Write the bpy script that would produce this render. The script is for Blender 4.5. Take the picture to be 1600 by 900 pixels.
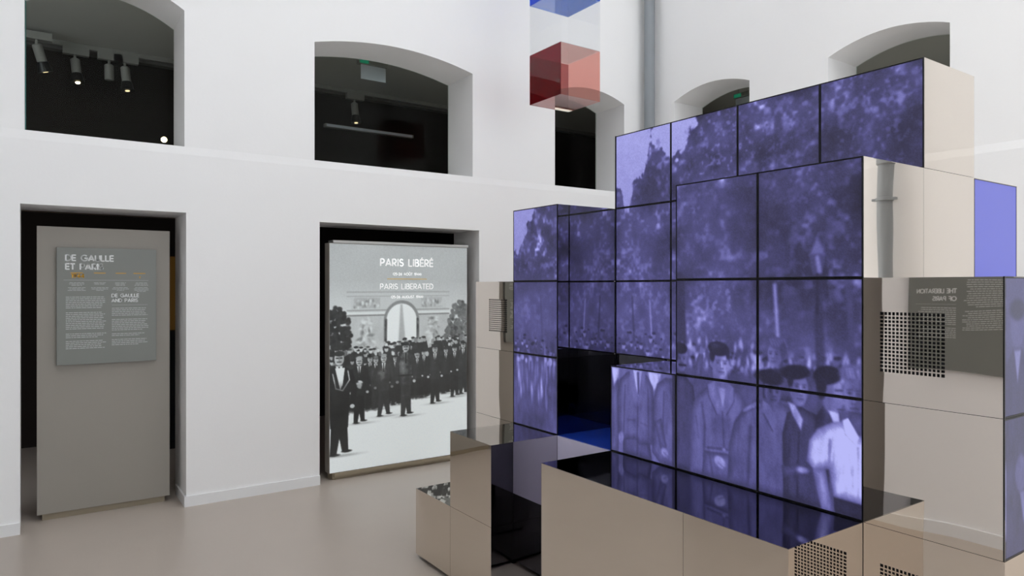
import bpy, math, random
import numpy as np
from mathutils import Vector

random.seed(5)
scene = bpy.context.scene
for o in list(bpy.data.objects):
    bpy.data.objects.remove(o)

# ------------------------------------------------------------------ camera
EYE = 1.5716
YAW = math.radians(34.55)
cam_data = bpy.data.cameras.new('camera')
cam = bpy.data.objects.new('camera', cam_data)
scene.collection.objects.link(cam)
cam.location = (0, 0, EYE)
cam.rotation_euler = (math.pi / 2, 0, -YAW)
cam_data.sensor_width = 36.0
cam_data.lens = 1085.0 / 1600.0 * 36.0
cam_data.shift_y = -2.5 / 1600.0
cam_data.clip_start = 0.02
scene.camera = cam

# ------------------------------------------------------------------ world: even overcast sky above the glazed atrium
SKY = 3.5
world = bpy.data.worlds.new('overcast_sky')
scene.world = world
world.use_nodes = True
bg = world.node_tree.nodes['Background']
bg.inputs['Color'].default_value = (0.91, 0.95, 1.0, 1)
bg.inputs['Strength'].default_value = SKY

sun_data = bpy.data.lights.new('hazy_sun', 'SUN')
sun_data.energy = 2.9
sun_data.angle = math.radians(24)
sun_data.color = (1.0, 0.97, 0.93)
sun = bpy.data.objects.new('hazy_sun', sun_data)
scene.collection.objects.link(sun)
sun.rotation_euler = Vector((0.30, -0.26, -1.0)).to_track_quat('-Z', 'Y').to_euler()

vs = scene.view_settings
vs.view_transform = 'Standard'
vs.look = 'None'
vs.exposure = 0.0
vs.gamma = 1.0
vs.use_curve_mapping = False

COL = scene.collection


# ------------------------------------------------------------------ helpers
def s2l(c):
    c = c / 255.0
    return c / 12.92 if c <= 0.04045 else ((c + 0.055) / 1.055) ** 2.4


def rgb(r, g, b):
    return (s2l(r), s2l(g), s2l(b), 1.0)


def tag(o, label, cat, group=None):
    o['label'] = label
    o['category'] = cat
    if group:
        o['group'] = group
    return o


def wloc(o):
    v = Vector((0, 0, 0))
    while o is not None:
        v += o.location
        o = o.parent
    return v


def empty(name, loc, label, cat, group=None):
    o = bpy.data.objects.new(name, None)
    o.empty_display_size = 0.05
    COL.objects.link(o)
    o.location = loc
    return tag(o, label, cat, group)


class MB:
    """collects shapes in world coordinates, then becomes one mesh object"""

    def __init__(self):
        self.v = []
        self.f = []
        self.smooth = False

    def add(self, vs_, fs):
        n = len(self.v)
        self.v += [tuple(p) for p in vs_]
        self.f += [tuple(i + n for i in f) for f in fs]
        return self

    def box(self, x0, x1, y0, y1, z0, z1):
        return self.add([(x0, y0, z0), (x1, y0, z0), (x1, y1, z0), (x0, y1, z0),
                         (x0, y0, z1), (x1, y0, z1), (x1, y1, z1), (x0, y1, z1)],
                        [(0, 3, 2, 1), (4, 5, 6, 7), (0, 1, 5, 4), (1, 2, 6, 5), (2, 3, 7, 6), (3, 0, 4, 7)])

    def prism(self, poly, axis, a0, a1):
        """poly of 2-D points, extruded along axis from a0 to a1 (axis x: pts (y,z); y: pts (x,z); z: pts (x,y))"""
        n = len(poly)

        def P(p, a):
            return {'x': (a, p[0], p[1]), 'y': (p[0], a, p[1]), 'z': (p[0], p[1], a)}[axis]
        vs_ = [P(p, a0) for p in poly] + [P(p, a1) for p in poly]
        fs = [tuple(range(n)), tuple(range(2 * n - 1, n - 1, -1))]
        fs += [(i, i + n, (i + 1) % n + n, (i + 1) % n) for i in range(n)]
        return self.add(vs_, fs)

    def tube(self, p0, p1, r0, r1=None, n=20, caps=True):
        r1 = r0 if r1 is None else r1
        p0, p1 = Vector(p0), Vector(p1)
        d = (p1 - p0).normalized()
        a = d.orthogonal().normalized()
        b = d.cross(a)
        vs_ = []
        for p, r in ((p0, r0), (p1, r1)):
            for k in range(n):
                t = 2 * math.pi * k / n
                vs_.append(p + (a * math.cos(t) + b * math.sin(t)) * r)
        fs = [(k, (k + 1) % n, (k + 1) % n + n, k + n) for k in range(n)]
        if caps:
            fs += [tuple(range(n - 1, -1, -1)), tuple(range(n, 2 * n))]
        return self.add(vs_, fs)

    def lathe(self, base, axis, prof, n=20):
        """prof: list of (distance along the axis, radius)"""
        base = Vector(base)
        d = Vector(axis).normalized()
        a = d.orthogonal().normalized()
        b = d.cross(a)
        vs_ = []
        for h, r in prof:
            for k in range(n):
                t = 2 * math.pi * k / n
                vs_.append(base + d * h + (a * math.cos(t) + b * math.sin(t)) * r)
        fs = []
        for m in range(len(prof) - 1):
            fs += [(m * n + k, m * n + (k + 1) % n, (m + 1) * n + (k + 1) % n, (m + 1) * n + k) for k in range(n)]
        fs += [tuple(range(n - 1, -1, -1)), tuple(range((len(prof) - 1) * n, len(prof) * n))]
        return self.add(vs_, fs)

    def build(self, name, mat, parent=None, loc=None, smooth=False, bevel=0.0, recalc=True):
        if parent is not None:
            org = wloc(parent)
        elif loc is not None:
            org = Vector(loc)
        else:
            a = np.array(self.v)
            lo, hi = a.min(0), a.max(0)
            org = Vector(((lo[0] + hi[0]) / 2, (lo[1] + hi[1]) / 2, lo[2]))
        me = bpy.data.meshes.new(name)
        me.from_pydata([(p[0] - org.x, p[1] - org.y, p[2] - org.z) for p in self.v], [], self.f)
        if recalc:
            import bmesh
            bm = bmesh.new()
            bm.from_mesh(me)
            bmesh.ops.recalc_face_normals(bm, faces=bm.faces)
            bm.to_mesh(me)
            bm.free()
        me.materials.append(mat)
        if smooth:
            for p in me.polygons:
                p.use_smooth = True
            try:
                me.set_sharp_from_angle(angle=math.radians(40))
            except Exception:
                pass
        o = bpy.data.objects.new(name, me)
        COL.objects.link(o)
        if parent is not None:
            o.parent = parent
        else:
            o.location = org
        if bevel:
            md = o.modifiers.new('bevel', 'BEVEL')
            md.width = bevel
            md.segments = 2
            md.limit_method = 'ANGLE'
        return o


def struct(name, mb, mat, parent=None, **k):
    o = mb.build(name, mat, parent, loc=None if parent else (0, 0, 0), **k)
    if parent is None:
        o['kind'] = 'structure'
    return o


# ------------------------------------------------------------------ materials
def new_mat(name):
    m = bpy.data.materials.new(name)
    m.use_nodes = True
    nt = m.node_tree
    return m, nt, nt.nodes['Principled BSDF']


def node(nt, kind, **kw):
    n = nt.nodes.new(kind)
    for k, v in kw.items():
        setattr(n, k, v)
    return n


def mat_plain(name, col, rough=0.5, metal=0.0, spec=0.5, noise=0.0, nscale=6.0, bump=0.0, bscale=40.0, coat=0.0):
    m, nt, b = new_mat(name)
    b.inputs['Base Color'].default_value = col
    b.inputs['Roughness'].default_value = rough
    b.inputs['Metallic'].default_value = metal
    b.inputs['Specular IOR Level'].default_value = spec
    if coat:
        b.inputs['Coat Weight'].default_value = coat
        b.inputs['Coat Roughness'].default_value = 0.03
    tc = node(nt, 'ShaderNodeTexCoord')
    if noise:
        n = node(nt, 'ShaderNodeTexNoise')
        n.inputs['Scale'].default_value = nscale
        n.inputs['Detail'].default_value = 5
        nt.links.new(tc.outputs['Object'], n.inputs['Vector'])
        mx = node(nt, 'ShaderNodeMix', data_type='RGBA')
        mx.inputs['A'].default_value = tuple(c * (1 - noise) for c in col[:3]) + (1,)
        mx.inputs['B'].default_value = tuple(min(1, c * (1 + noise)) for c in col[:3]) + (1,)
        nt.links.new(n.outputs['Fac'], mx.inputs['Factor'])
        nt.links.new(mx.outputs['Result'], b.inputs['Base Color'])
    if bump:
        n2 = node(nt, 'ShaderNodeTexNoise')
        n2.inputs['Scale'].default_value = bscale
        n2.inputs['Detail'].default_value = 4
        nt.links.new(tc.outputs['Object'], n2.inputs['Vector'])
        bp = node(nt, 'ShaderNodeBump')
        bp.inputs['Strength'].default_value = 1.0
        bp.inputs['Distance'].default_value = bump
        nt.links.new(n2.outputs['Fac'], bp.inputs['Height'])
        nt.links.new(bp.outputs['Normal'], b.inputs['Normal'])
    return m


def mat_mirror(name, col, rough=0.015, warp=0.0012, wscale=2.2):
    m, nt, b = new_mat(name)
    b.inputs['Base Color'].default_value = col
    b.inputs['Metallic'].default_value = 1.0
    b.inputs['Roughness'].default_value = rough
    tc = node(nt, 'ShaderNodeTexCoord')
    oi = node(nt, 'ShaderNodeObjectInfo')
    ad = node(nt, 'ShaderNodeVectorMath', operation='MULTIPLY_ADD')
    ad.inputs[1].default_value = (1, 1, 1)
    cm = node(nt, 'ShaderNodeCombineXYZ')
    mu = node(nt, 'ShaderNodeMath', operation='MULTIPLY')
    mu.inputs[1].default_value = 37.0
    nt.links.new(oi.outputs['Random'], mu.inputs[0])
    for k in range(3):
        nt.links.new(mu.outputs[0], cm.inputs[k])
    nt.links.new(tc.outputs['Object'], ad.inputs[0])
    nt.links.new(cm.outputs[0], ad.inputs[2])
    n = node(nt, 'ShaderNodeTexNoise')
    n.inputs['Scale'].default_value = wscale
    n.inputs['Detail'].default_value = 1.0
    nt.links.new(ad.outputs[0], n.inputs['Vector'])
    bp = node(nt, 'ShaderNodeBump')
    bp.inputs['Strength'].default_value = 1.0
    bp.inputs['Distance'].default_value = warp
    nt.links.new(n.outputs['Fac'], bp.inputs['Height'])
    nt.links.new(bp.outputs['Normal'], b.inputs['Normal'])
    return m


def mat_sheet(name, tint, gloss, body=None, body_w=0.0):
    """thin coloured acrylic or glass sheet: lets tinted light through, reflects a little"""
    m = bpy.data.materials.new(name)
    m.use_nodes = True
    nt = m.node_tree
    nt.nodes.remove(nt.nodes['Principled BSDF'])
    out = nt.nodes['Material Output']
    tr = node(nt, 'ShaderNodeBsdfTransparent')
    tr.inputs['Color'].default_value = tint
    last = tr.outputs[0]
    if body_w:
        df = node(nt, 'ShaderNodeBsdfDiffuse')
        df.inputs['Color'].default_value = body
        mx = node(nt, 'ShaderNodeMixShader')
        mx.inputs[0].default_value = body_w
        nt.links.new(last, mx.inputs[1])
        nt.links.new(df.outputs[0], mx.inputs[2])
        last = mx.outputs[0]
    gl = node(nt, 'ShaderNodeBsdfGlossy')
    gl.inputs['Roughness'].default_value = 0.02
    lw = node(nt, 'ShaderNodeLayerWeight')
    lw.inputs['Blend'].default_value = 0.5
    pw = node(nt, 'ShaderNodeMath', operation='POWER')
    pw.inputs[1].default_value = 4.0
    nt.links.new(lw.outputs['Facing'], pw.inputs[0])
    mm = node(nt, 'ShaderNodeMath', operation='MULTIPLY_ADD')
    mm.inputs[1].default_value = 0.9 * gloss
    mm.inputs[2].default_value = 0.035 * gloss
    nt.links.new(pw.outputs[0], mm.inputs[0])
    mx2 = node(nt, 'ShaderNodeMixShader')
    nt.links.new(mm.outputs[0], mx2.inputs[0])
    nt.links.new(last, mx2.inputs[1])
    nt.links.new(gl.outputs[0], mx2.inputs[2])
    nt.links.new(mx2.outputs[0], out.inputs['Surface'])
    return m


def mat_emit(name, col, strength):
    m, nt, b = new_mat(name)
    b.inputs['Base Color'].default_value = (0.02, 0.02, 0.02, 1)
    b.inputs['Emission Color'].default_value = col
    b.inputs['Emission Strength'].default_value = strength
    b.inputs['Roughness'].default_value = 0.4
    return m


def mat_picture(name, emit, coat=0.0, rough=0.4):
    m, nt, b = new_mat(name)
    at = node(nt, 'ShaderNodeAttribute', attribute_name='picture')
    b.inputs['Roughness'].default_value = rough
    if emit:
        b.inputs['Base Color'].default_value = (0.012, 0.012, 0.016, 1)
        b.inputs['Specular IOR Level'].default_value = 0.25
        nt.links.new(at.outputs['Color'], b.inputs['Emission Color'])
        b.inputs['Emission Strength'].default_value = emit
    else:
        nt.links.new(at.outputs['Color'], b.inputs['Base Color'])
        nt.links.new(at.outputs['Color'], b.inputs['Emission Color'])
        b.inputs['Emission Strength'].default_value = 0.42      # a light box: the print glows from behind
        b.inputs['Coat Weight'].default_value = coat
        b.inputs['Coat Roughness'].default_value = 0.02
    return m


M = {}
M['wall'] = mat_plain('white_plaster', (0.893, 0.886, 0.882, 1), 0.85, spec=0.2, noise=0.012, nscale=1.5, bump=0.0004, bscale=55)
M['skirting'] = mat_plain('white_skirting_paint', (0.82, 0.82, 0.82, 1), 0.45)
M['floor'] = mat_plain('beige_poured_floor', (0.47, 0.405, 0.35, 1), 0.33, spec=0.4, noise=0.05, nscale=1.8, bump=0.0002, bscale=18)
M['gceil'] = mat_plain('gallery_grey_ceiling', (0.66, 0.64, 0.62, 1), 0.9, spec=0.1, noise=0.03)
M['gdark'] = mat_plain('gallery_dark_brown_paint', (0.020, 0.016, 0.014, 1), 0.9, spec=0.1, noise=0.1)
M['glit'] = mat_plain('gallery_lightened_paint', (0.36, 0.32, 0.30, 1), 0.9, spec=0.1, noise=0.05)  # gallery wall paint lightened to stand in for the lit ceiling
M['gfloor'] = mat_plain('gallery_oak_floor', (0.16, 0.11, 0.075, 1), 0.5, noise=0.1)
M['gbeam'] = mat_plain('gallery_grey_trim', (0.16, 0.15, 0.145, 1), 0.7, spec=0.2)
M['panel'] = mat_plain('taupe_lacquer', rgb(150, 144, 136), 0.45, spec=0.35, noise=0.02, nscale=3)
M['sign'] = mat_plain('grey_sign_lacquer', rgb(124, 126, 121), 0.4, spec=0.35, noise=0.015, nscale=5)
M['plinth'] = mat_plain('sand_plinth', rgb(150, 138, 118), 0.5)
M['ink'] = mat_plain('white_print', rgb(225, 227, 226), 0.6)
M['inkglow'] = mat_plain('white_print_on_light_box', rgb(240, 242, 242), 0.6)
M['inkglow'].node_tree.nodes['Principled BSDF'].inputs['Emission Color'].default_value = (1, 1, 1, 1)
M['inkglow'].node_tree.nodes['Principled BSDF'].inputs['Emission Strength'].default_value = 0.32
M['inkgrey'] = mat_plain('pale_grey_print', rgb(190, 193, 190), 0.6)
M['gold'] = mat_plain('ochre_print', rgb(214, 160, 40), 0.6)
M['palegold'] = mat_plain('pale_ochre_print', rgb(226, 200, 140), 0.6)
M['mirror'] = mat_mirror('polished_steel', (0.74, 0.68, 0.615, 1), warp=0.0035, wscale=1.8)
M['mirrortop'] = mat_mirror('steel_dimmed_reflection', (0.50, 0.49, 0.485, 1), warp=0.0005)  # same steel, its reflection darkened as the screens fade at a slant
M['dimmirror'] = mat_mirror('black_dimmed_mirror', (0.20, 0.20, 0.22, 1), warp=0.0003)  # mirror colour darkened for faded screen reflections and recess shade; plain black elsewhere
M['mirrordark'] = mat_mirror('darker_mirror', (0.58, 0.57, 0.60, 1), warp=0.0004)  # mirror with a darker reflection colour
M['core'] = mat_plain('black_frame', (0.006, 0.006, 0.007, 1), 0.6, spec=0.2)
M['bezel'] = mat_plain('black_bezel', (0.006, 0.006, 0.008, 1), 0.35, spec=0.3)
M['screen'] = mat_picture('screen_film', 1.1)
M['poster'] = mat_picture('printed_poster', 0, coat=0.4, rough=0.5)
M['bluescreen'] = mat_emit('plain_blue_screen', rgb(100, 106, 208), 0.92)
M['frost'] = mat_plain('pale_frosted_glass', rgb(205, 200, 226), 0.35, spec=0.4)
M['bluereflect'] = mat_plain('blue_reflection_paint', (0.012, 0.04, 0.32, 1), 0.12, spec=0.6)  # blue reflection on the recess floor painted as solid colour
M['pipe'] = mat_plain('grey_pipe_paint', rgb(140, 145, 149), 0.45, spec=0.4, noise=0.02)
M['alu'] = mat_plain('brushed_aluminium', rgb(170, 170, 168), 0.35, metal=0.8)
M['lamp'] = mat_plain('grey_lamp_enamel', rgb(150, 146, 142), 0.5)
M['black'] = mat_plain('black_enamel', (0.01, 0.01, 0.01, 1), 0.4)
M['bulb'] = mat_emit('warm_lit_lens', (1.0, 0.78, 0.45, 1), 14.0)
M['dimbulb'] = mat_emit('dim_warm_lens', (1.0, 0.74, 0.42, 1), 1.6)
M['amber'] = mat_emit('amber_backlit_panel', rgb(150, 105, 20), 0.10)
M['fill_strip'] = mat_emit('warm_fill_glow', (1.0, 0.93, 0.85, 1), 3.0)  # glow of the added strips that brighten the gallery ceilings
M['green'] = mat_emit('green_led', (0.02, 0.28, 0.15, 1), 0.5)
M['signplate'] = mat_plain('pale_acrylic_plate', rgb(215, 215, 225), 0.4)
M['pane'] = mat_sheet('window_glass', (0.88, 0.92, 0.90, 1), 0.13)
M['clearpane'] = mat_sheet('clear_roof_glass', (0.992, 0.996, 0.994, 1), 0.3)
M['paneedge'] = mat_plain('green_glass_edge', rgb(30, 110, 100), 0.2)
M['redA'] = mat_sheet('red_acrylic_shaded', (0.54, 0.03, 0.14, 1), 1.0, (0.35, 0.005, 0.02, 1), 0.08)  # red acrylic, darker copy for the faces reflecting dark surroundings
M['redB'] = mat_sheet('red_acrylic_lit', (0.975, 0.80, 0.77, 1), 1.0, (0.85, 0.42, 0.36, 1), 0.07)  # same red acrylic, reflected light put into a paler tint
M['clear'] = mat_sheet('clear_acrylic', (0.985, 0.988, 0.992, 1), 1.0, (0.9, 0.92, 0.95, 1), 0.03)
M['blueA'] = mat_sheet('cobalt_acrylic', (0.25, 0.5, 0.95, 1), 1.0, (0.01, 0.1, 0.8, 1), 0.2)
M['cable'] = mat_plain('steel_cable', rgb(120, 120, 122), 0.4, metal=0.8)
M['beam'] = mat_plain('white_steel_beam', (0.75, 0.76, 0.78, 1), 0.5)

# ------------------------------------------------------------------ the room shell
YW = 5.40        # left wall face
YI = 5.865       # its inner face
XW = 5.52        # back wall face
XI = 5.975
XF = -0.265      # wall behind the camera
YR = -3.6        # wall on the right
TOP = 15.0        # top of the walls, below the glazed roof
LED0, LED1 = 2.512, 2.570      # sloping ledge
UP = 0.006        # upper wall stands back by this much
SPR, RISE = 3.505, 0.095


def wall_profile(mb, axis, a0, a1, u0, u1, z0, z1, openings):
    """wall slab over u0..u1, z0..z1 between a0 and a1 with openings (ua, ub, za, spring, rise)"""
    ops = sorted(openings)
    u = u0

    def slab(pts):
        mb.prism(pts, axis, a0, a1)
    for (ua, ub, za, zs, rise) in ops:
        slab([(u, z0), (ua, z0), (ua, z1), (u, z1)])
        if za > z0 + 1e-4:
            slab([(ua, z0), (ub, z0), (ub, za), (ua, za)])
        n = 20 if rise else 1
        for k in range(n):
            t0, t1 = k / n, (k + 1) / n
            ux0, ux1 = ua + (ub - ua) * t0, ua + (ub - ua) * t1
            h0 = zs + rise * (1 - (2 * t0 - 1) ** 2)
            h1 = zs + rise * (1 - (2 * t1 - 1) ** 2)
            slab([(ux0, h0), (ux1, h1), (ux1, z1), (ux0, z1)])
        u = ub
    slab([(u, z0), (u1, z0), (u1, z1), (u, z1)])


DOORS = [(-0.072, 0.895, 0.0, 2.098, 0), (1.866, 3.354, 0.0, 2.083, 0)]
WINS = [(-0.05, 0.885, LED1, SPR + 0.035, 0.15), (1.827, 3.288, LED1, SPR, RISE), (4.237, 5.172, LED1, SPR, RISE)]
BWINS = [(4.10, 5.03, LED1, SPR, RISE), (2.37, 3.318, LED1, SPR, RISE)]

mb = MB()
wall_profile(mb, 'y', YW, YI, XF - 0.5, XI, 0, LED0, DOORS)
wall_profile(mb, 'y', YW + UP, YI, XF - 0.5, XI, LED1, TOP, WINS)
mb.prism([(YW, LED0), (YI, LED0), (YI, LED1), (YW + UP, LED1)], 'x', XF - 0.5, XI)
wall_left = struct('wall_left', mb, M['wall'])

mb = MB()
wall_profile(mb, 'x', XW, XI, YR - 0.4, YW, 0, LED0, [])
wall_profile(mb, 'x', XW + UP, XI, YR - 0.4, YW + UP, LED1, TOP, BWINS)
mb.prism([(XW, LED0), (XI, LED0), (XI, LED1), (XW + UP, LED1)], 'y', YR - 0.4, YW + UP)
wall_back = struct('wall_back', mb, M['wall'])

FDOOR = (2.44, 3.62, 0.0, 2.09, 0)
mb = MB()
wall_profile(mb, 'x', XF - 0.45, XF, YR - 0.4, YW, 0, TOP, [FDOOR])
struct('wall_front', mb, M['wall'])
mb = MB()
WR = (-0.1, 5.3, 0.25, 4.2, 0)
wall_profile(mb, 'y', YR - 0.4, YR, XF - 0.45, XI, 0, TOP, [WR])
struct('wall_right', mb, M['wall'])
# unseen glazed front added to spread daylight onto the left wall: white mullions
mb = MB()
for k in range(5):
    x = WR[0] + (WR[1] - WR[0]) * k / 4
    mb.box(max(WR[0], x - 0.03), min(WR[1], x + 0.03), YR - 0.22, YR - 0.14, WR[2], WR[3])
for z in (WR[2], 1.55, 2.9, WR[3] - 0.05):
    mb.box(WR[0], WR[1], YR - 0.21, YR - 0.15, z, z + 0.05)
w6 = struct('window_6', mb, M['skirting'])
MB().box(WR[0] + 0.001, WR[1] - 0.001, YR - 0.185, YR - 0.175, WR[2] + 0.001, WR[3] - 0.001).build('pane', M['clearpane'], w6)
mb = MB()
mb.box(XF - 3, XI + 2.6, YR - 0.4, YI + 2.6, -0.2, 0)
struct('floor', mb, M['floor'])

# glazed roof: white steel beams, open to the sky
mb = MB()
for k in range(6):
    x = XF + (XW - XF) * (k + 0.5) / 6
    mb.box(x - 0.04, x + 0.04, YR - 0.3, YI - 0.1, TOP, TOP + 0.16)
for k in range(3):
    y = YR + (YW - YR) * (k + 0.5) / 3
    mb.box(XF - 0.3, XI - 0.1, y - 0.03, y + 0.03, TOP + 0.02, TOP + 0.12)
roof = struct('ceiling', mb, M['beam'])
MB().box(XF - 0.4, XI - 0.01, YR - 0.39, YI - 0.01, TOP + 0.17, TOP + 0.18).build('roof_pane', M['clearpane'], roof)

# skirting boards
BH, BT = 0.075, 0.014


def skirting(name, runs):
    m_ = MB()
    for (x0, x1, y0, y1) in runs:
        m_.box(x0, x1, y0, y1, 0, BH)
    o = struct(name, m_, M['skirting'])
    return o


skirting('baseboard_left', [(XF, DOORS[0][0], YW - BT, YW), (DOORS[0][1] - BT, DOORS[0][1], YW, YI - 0.1),
                            (DOORS[0][1] - BT, DOORS[1][0], YW - BT, YW), (DOORS[1][1], XW, YW - BT, YW)])
skirting('baseboard_back', [(XW - BT, XW, YR, YW - BT)])
skirting('baseboard_front', [(XF, XF + BT, YR, FDOOR[0]), (XF, XF + BT, FDOOR[1], YW - BT)])
skirting('baseboard_right', [(XF + BT, XW - BT, YR, YR + BT)])

# dark galleries behind the left wall and the back wall, two floors
GX0, GX1, GY1 = XF - 2.2, XI + 2.4, 8.25
ZC = 3.95
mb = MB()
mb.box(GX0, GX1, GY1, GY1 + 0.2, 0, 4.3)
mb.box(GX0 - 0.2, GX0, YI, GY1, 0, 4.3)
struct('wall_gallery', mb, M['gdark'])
mb = MB()
mb.box(GX1, GX1 + 0.2, YR, GY1, 0, 4.3)
mb.box(XI, GX1, YR - 0.2, YR, 0, 4.3)
struct('wall_gallery_back', mb, M['glit'])
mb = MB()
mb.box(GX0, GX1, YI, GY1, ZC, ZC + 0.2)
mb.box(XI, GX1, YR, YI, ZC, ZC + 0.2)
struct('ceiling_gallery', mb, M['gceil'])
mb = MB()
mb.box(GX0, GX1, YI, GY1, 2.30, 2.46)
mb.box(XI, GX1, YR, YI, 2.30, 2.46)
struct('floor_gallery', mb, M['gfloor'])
mb = MB()
mb.box(GX0, GX1, GY1 - 0.10, GY1, ZC - 0.045, ZC)
struct('trim_1', mb, M['gbeam'])
mb = MB()
mb.box(GX0, GX1, GY1 - 0.03, GY1, 3.02, 3.05)
for x in (0.9, 3.9, 4.35):
    mb.box(x, x + 0.07, GY1 - 0.03, GY1, 2.75, 3.02)
struct('trim_2', mb, M['gbeam'])
# back of the lobby behind the camera's wall
mb = MB()
mb.box(XF - 2.0, XF - 1.9, 1.6, 4.6, 0, 2.3)
mb.box(XF - 1.9, XF - 0.45, 1.5, 1.6, 0, 2.3)
mb.box(XF - 1.9, XF - 0.45, 4.6, 4.7, 0, 2.3)
mb.box(XF - 2.0, XF - 0.45, 1.5, 4.7, 2.3, 2.4)
struct('wall_lobby', mb, M['gdark'])


# window panes, set at the inner edge of the reveals
def window(n, axis, op, a):
    ua, ub, za, zs, rise = op
    pts = [(ua + 0.002, za + 0.002), (ub - 0.002, za + 0.002)]
    for k in range(15):
        t = 1 - k / 14
        pts.append((ua + 0.002 + (ub - ua - 0.004) * t, zs - 0.002 + rise * (1 - (2 * t - 1) ** 2)))
    m_ = MB()
    m_.prism(pts, axis, a - 0.006, a + 0.004)
    o = struct('window_%d' % n, m_, M['pane'])
    e = MB()
    if axis == 'y':
        e.box(ua + 0.0005, ua + 0.006, a - 0.012, a - 0.007, za + 0.003, zs)
    else:
        e.box(a - 0.012, a - 0.007, ua + 0.0005, ua + 0.006, za + 0.003, zs)
    e.build('glass_edge', M['paneedge'], o)
    return o


for n, op in enumerate(WINS):
    window(n + 1, 'y', op, YI - 0.01)
for n, op in enumerate(BWINS):
    window(n + 4, 'x', op, XI - 0.01)


# ------------------------------------------------------------------ downpipes
def downpipe(x, y, label, collars, brackets, wallpt):
    root = empty('downpipe', (x, y, 0.0), label, 'pipe', 'grey downpipes on the back wall')
    R = 0.056
    MB().tube((x, y, 0), (x, y, TOP - 0.02), R, n=28).build('pipe', M['pipe'], root, smooth=True)
    for z in collars:
        MB().lathe((x, y, z), (0, 0, 1), [(0, R + 0.002), (0.01, R + 0.012), (0.10, R + 0.014), (0.13, R + 0.002)], 28).build(
            'socket', M['pipe'], root, smooth=True)
    for z in brackets:
        b = MB().lathe((x, y, z), (0, 0, 1), [(0, R + 0.001), (0.002, R + 0.008), (0.024, R + 0.008), (0.026, R + 0.001)], 28)
        b.box(x, wallpt, y - 0.008, y + 0.008, z + 0.003, z + 0.023)
        b.box(x - 0.02, x + 0.02, y - R - 0.03, y + R + 0.03, z + 0.004, z + 0.022)
        b.build('bracket', M['pipe'], root)
    return root


downpipe(5.42, 5.28, 'tall grey downpipe in the corner beside the narrow arched window', [4.70], [1.2, 5.6], XW)
downpipe(5.42, -0.33, 'grey downpipe with clamp, mirrored in the side of the screen stack', [2.50], [2.23, 5.0], XW)

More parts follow.
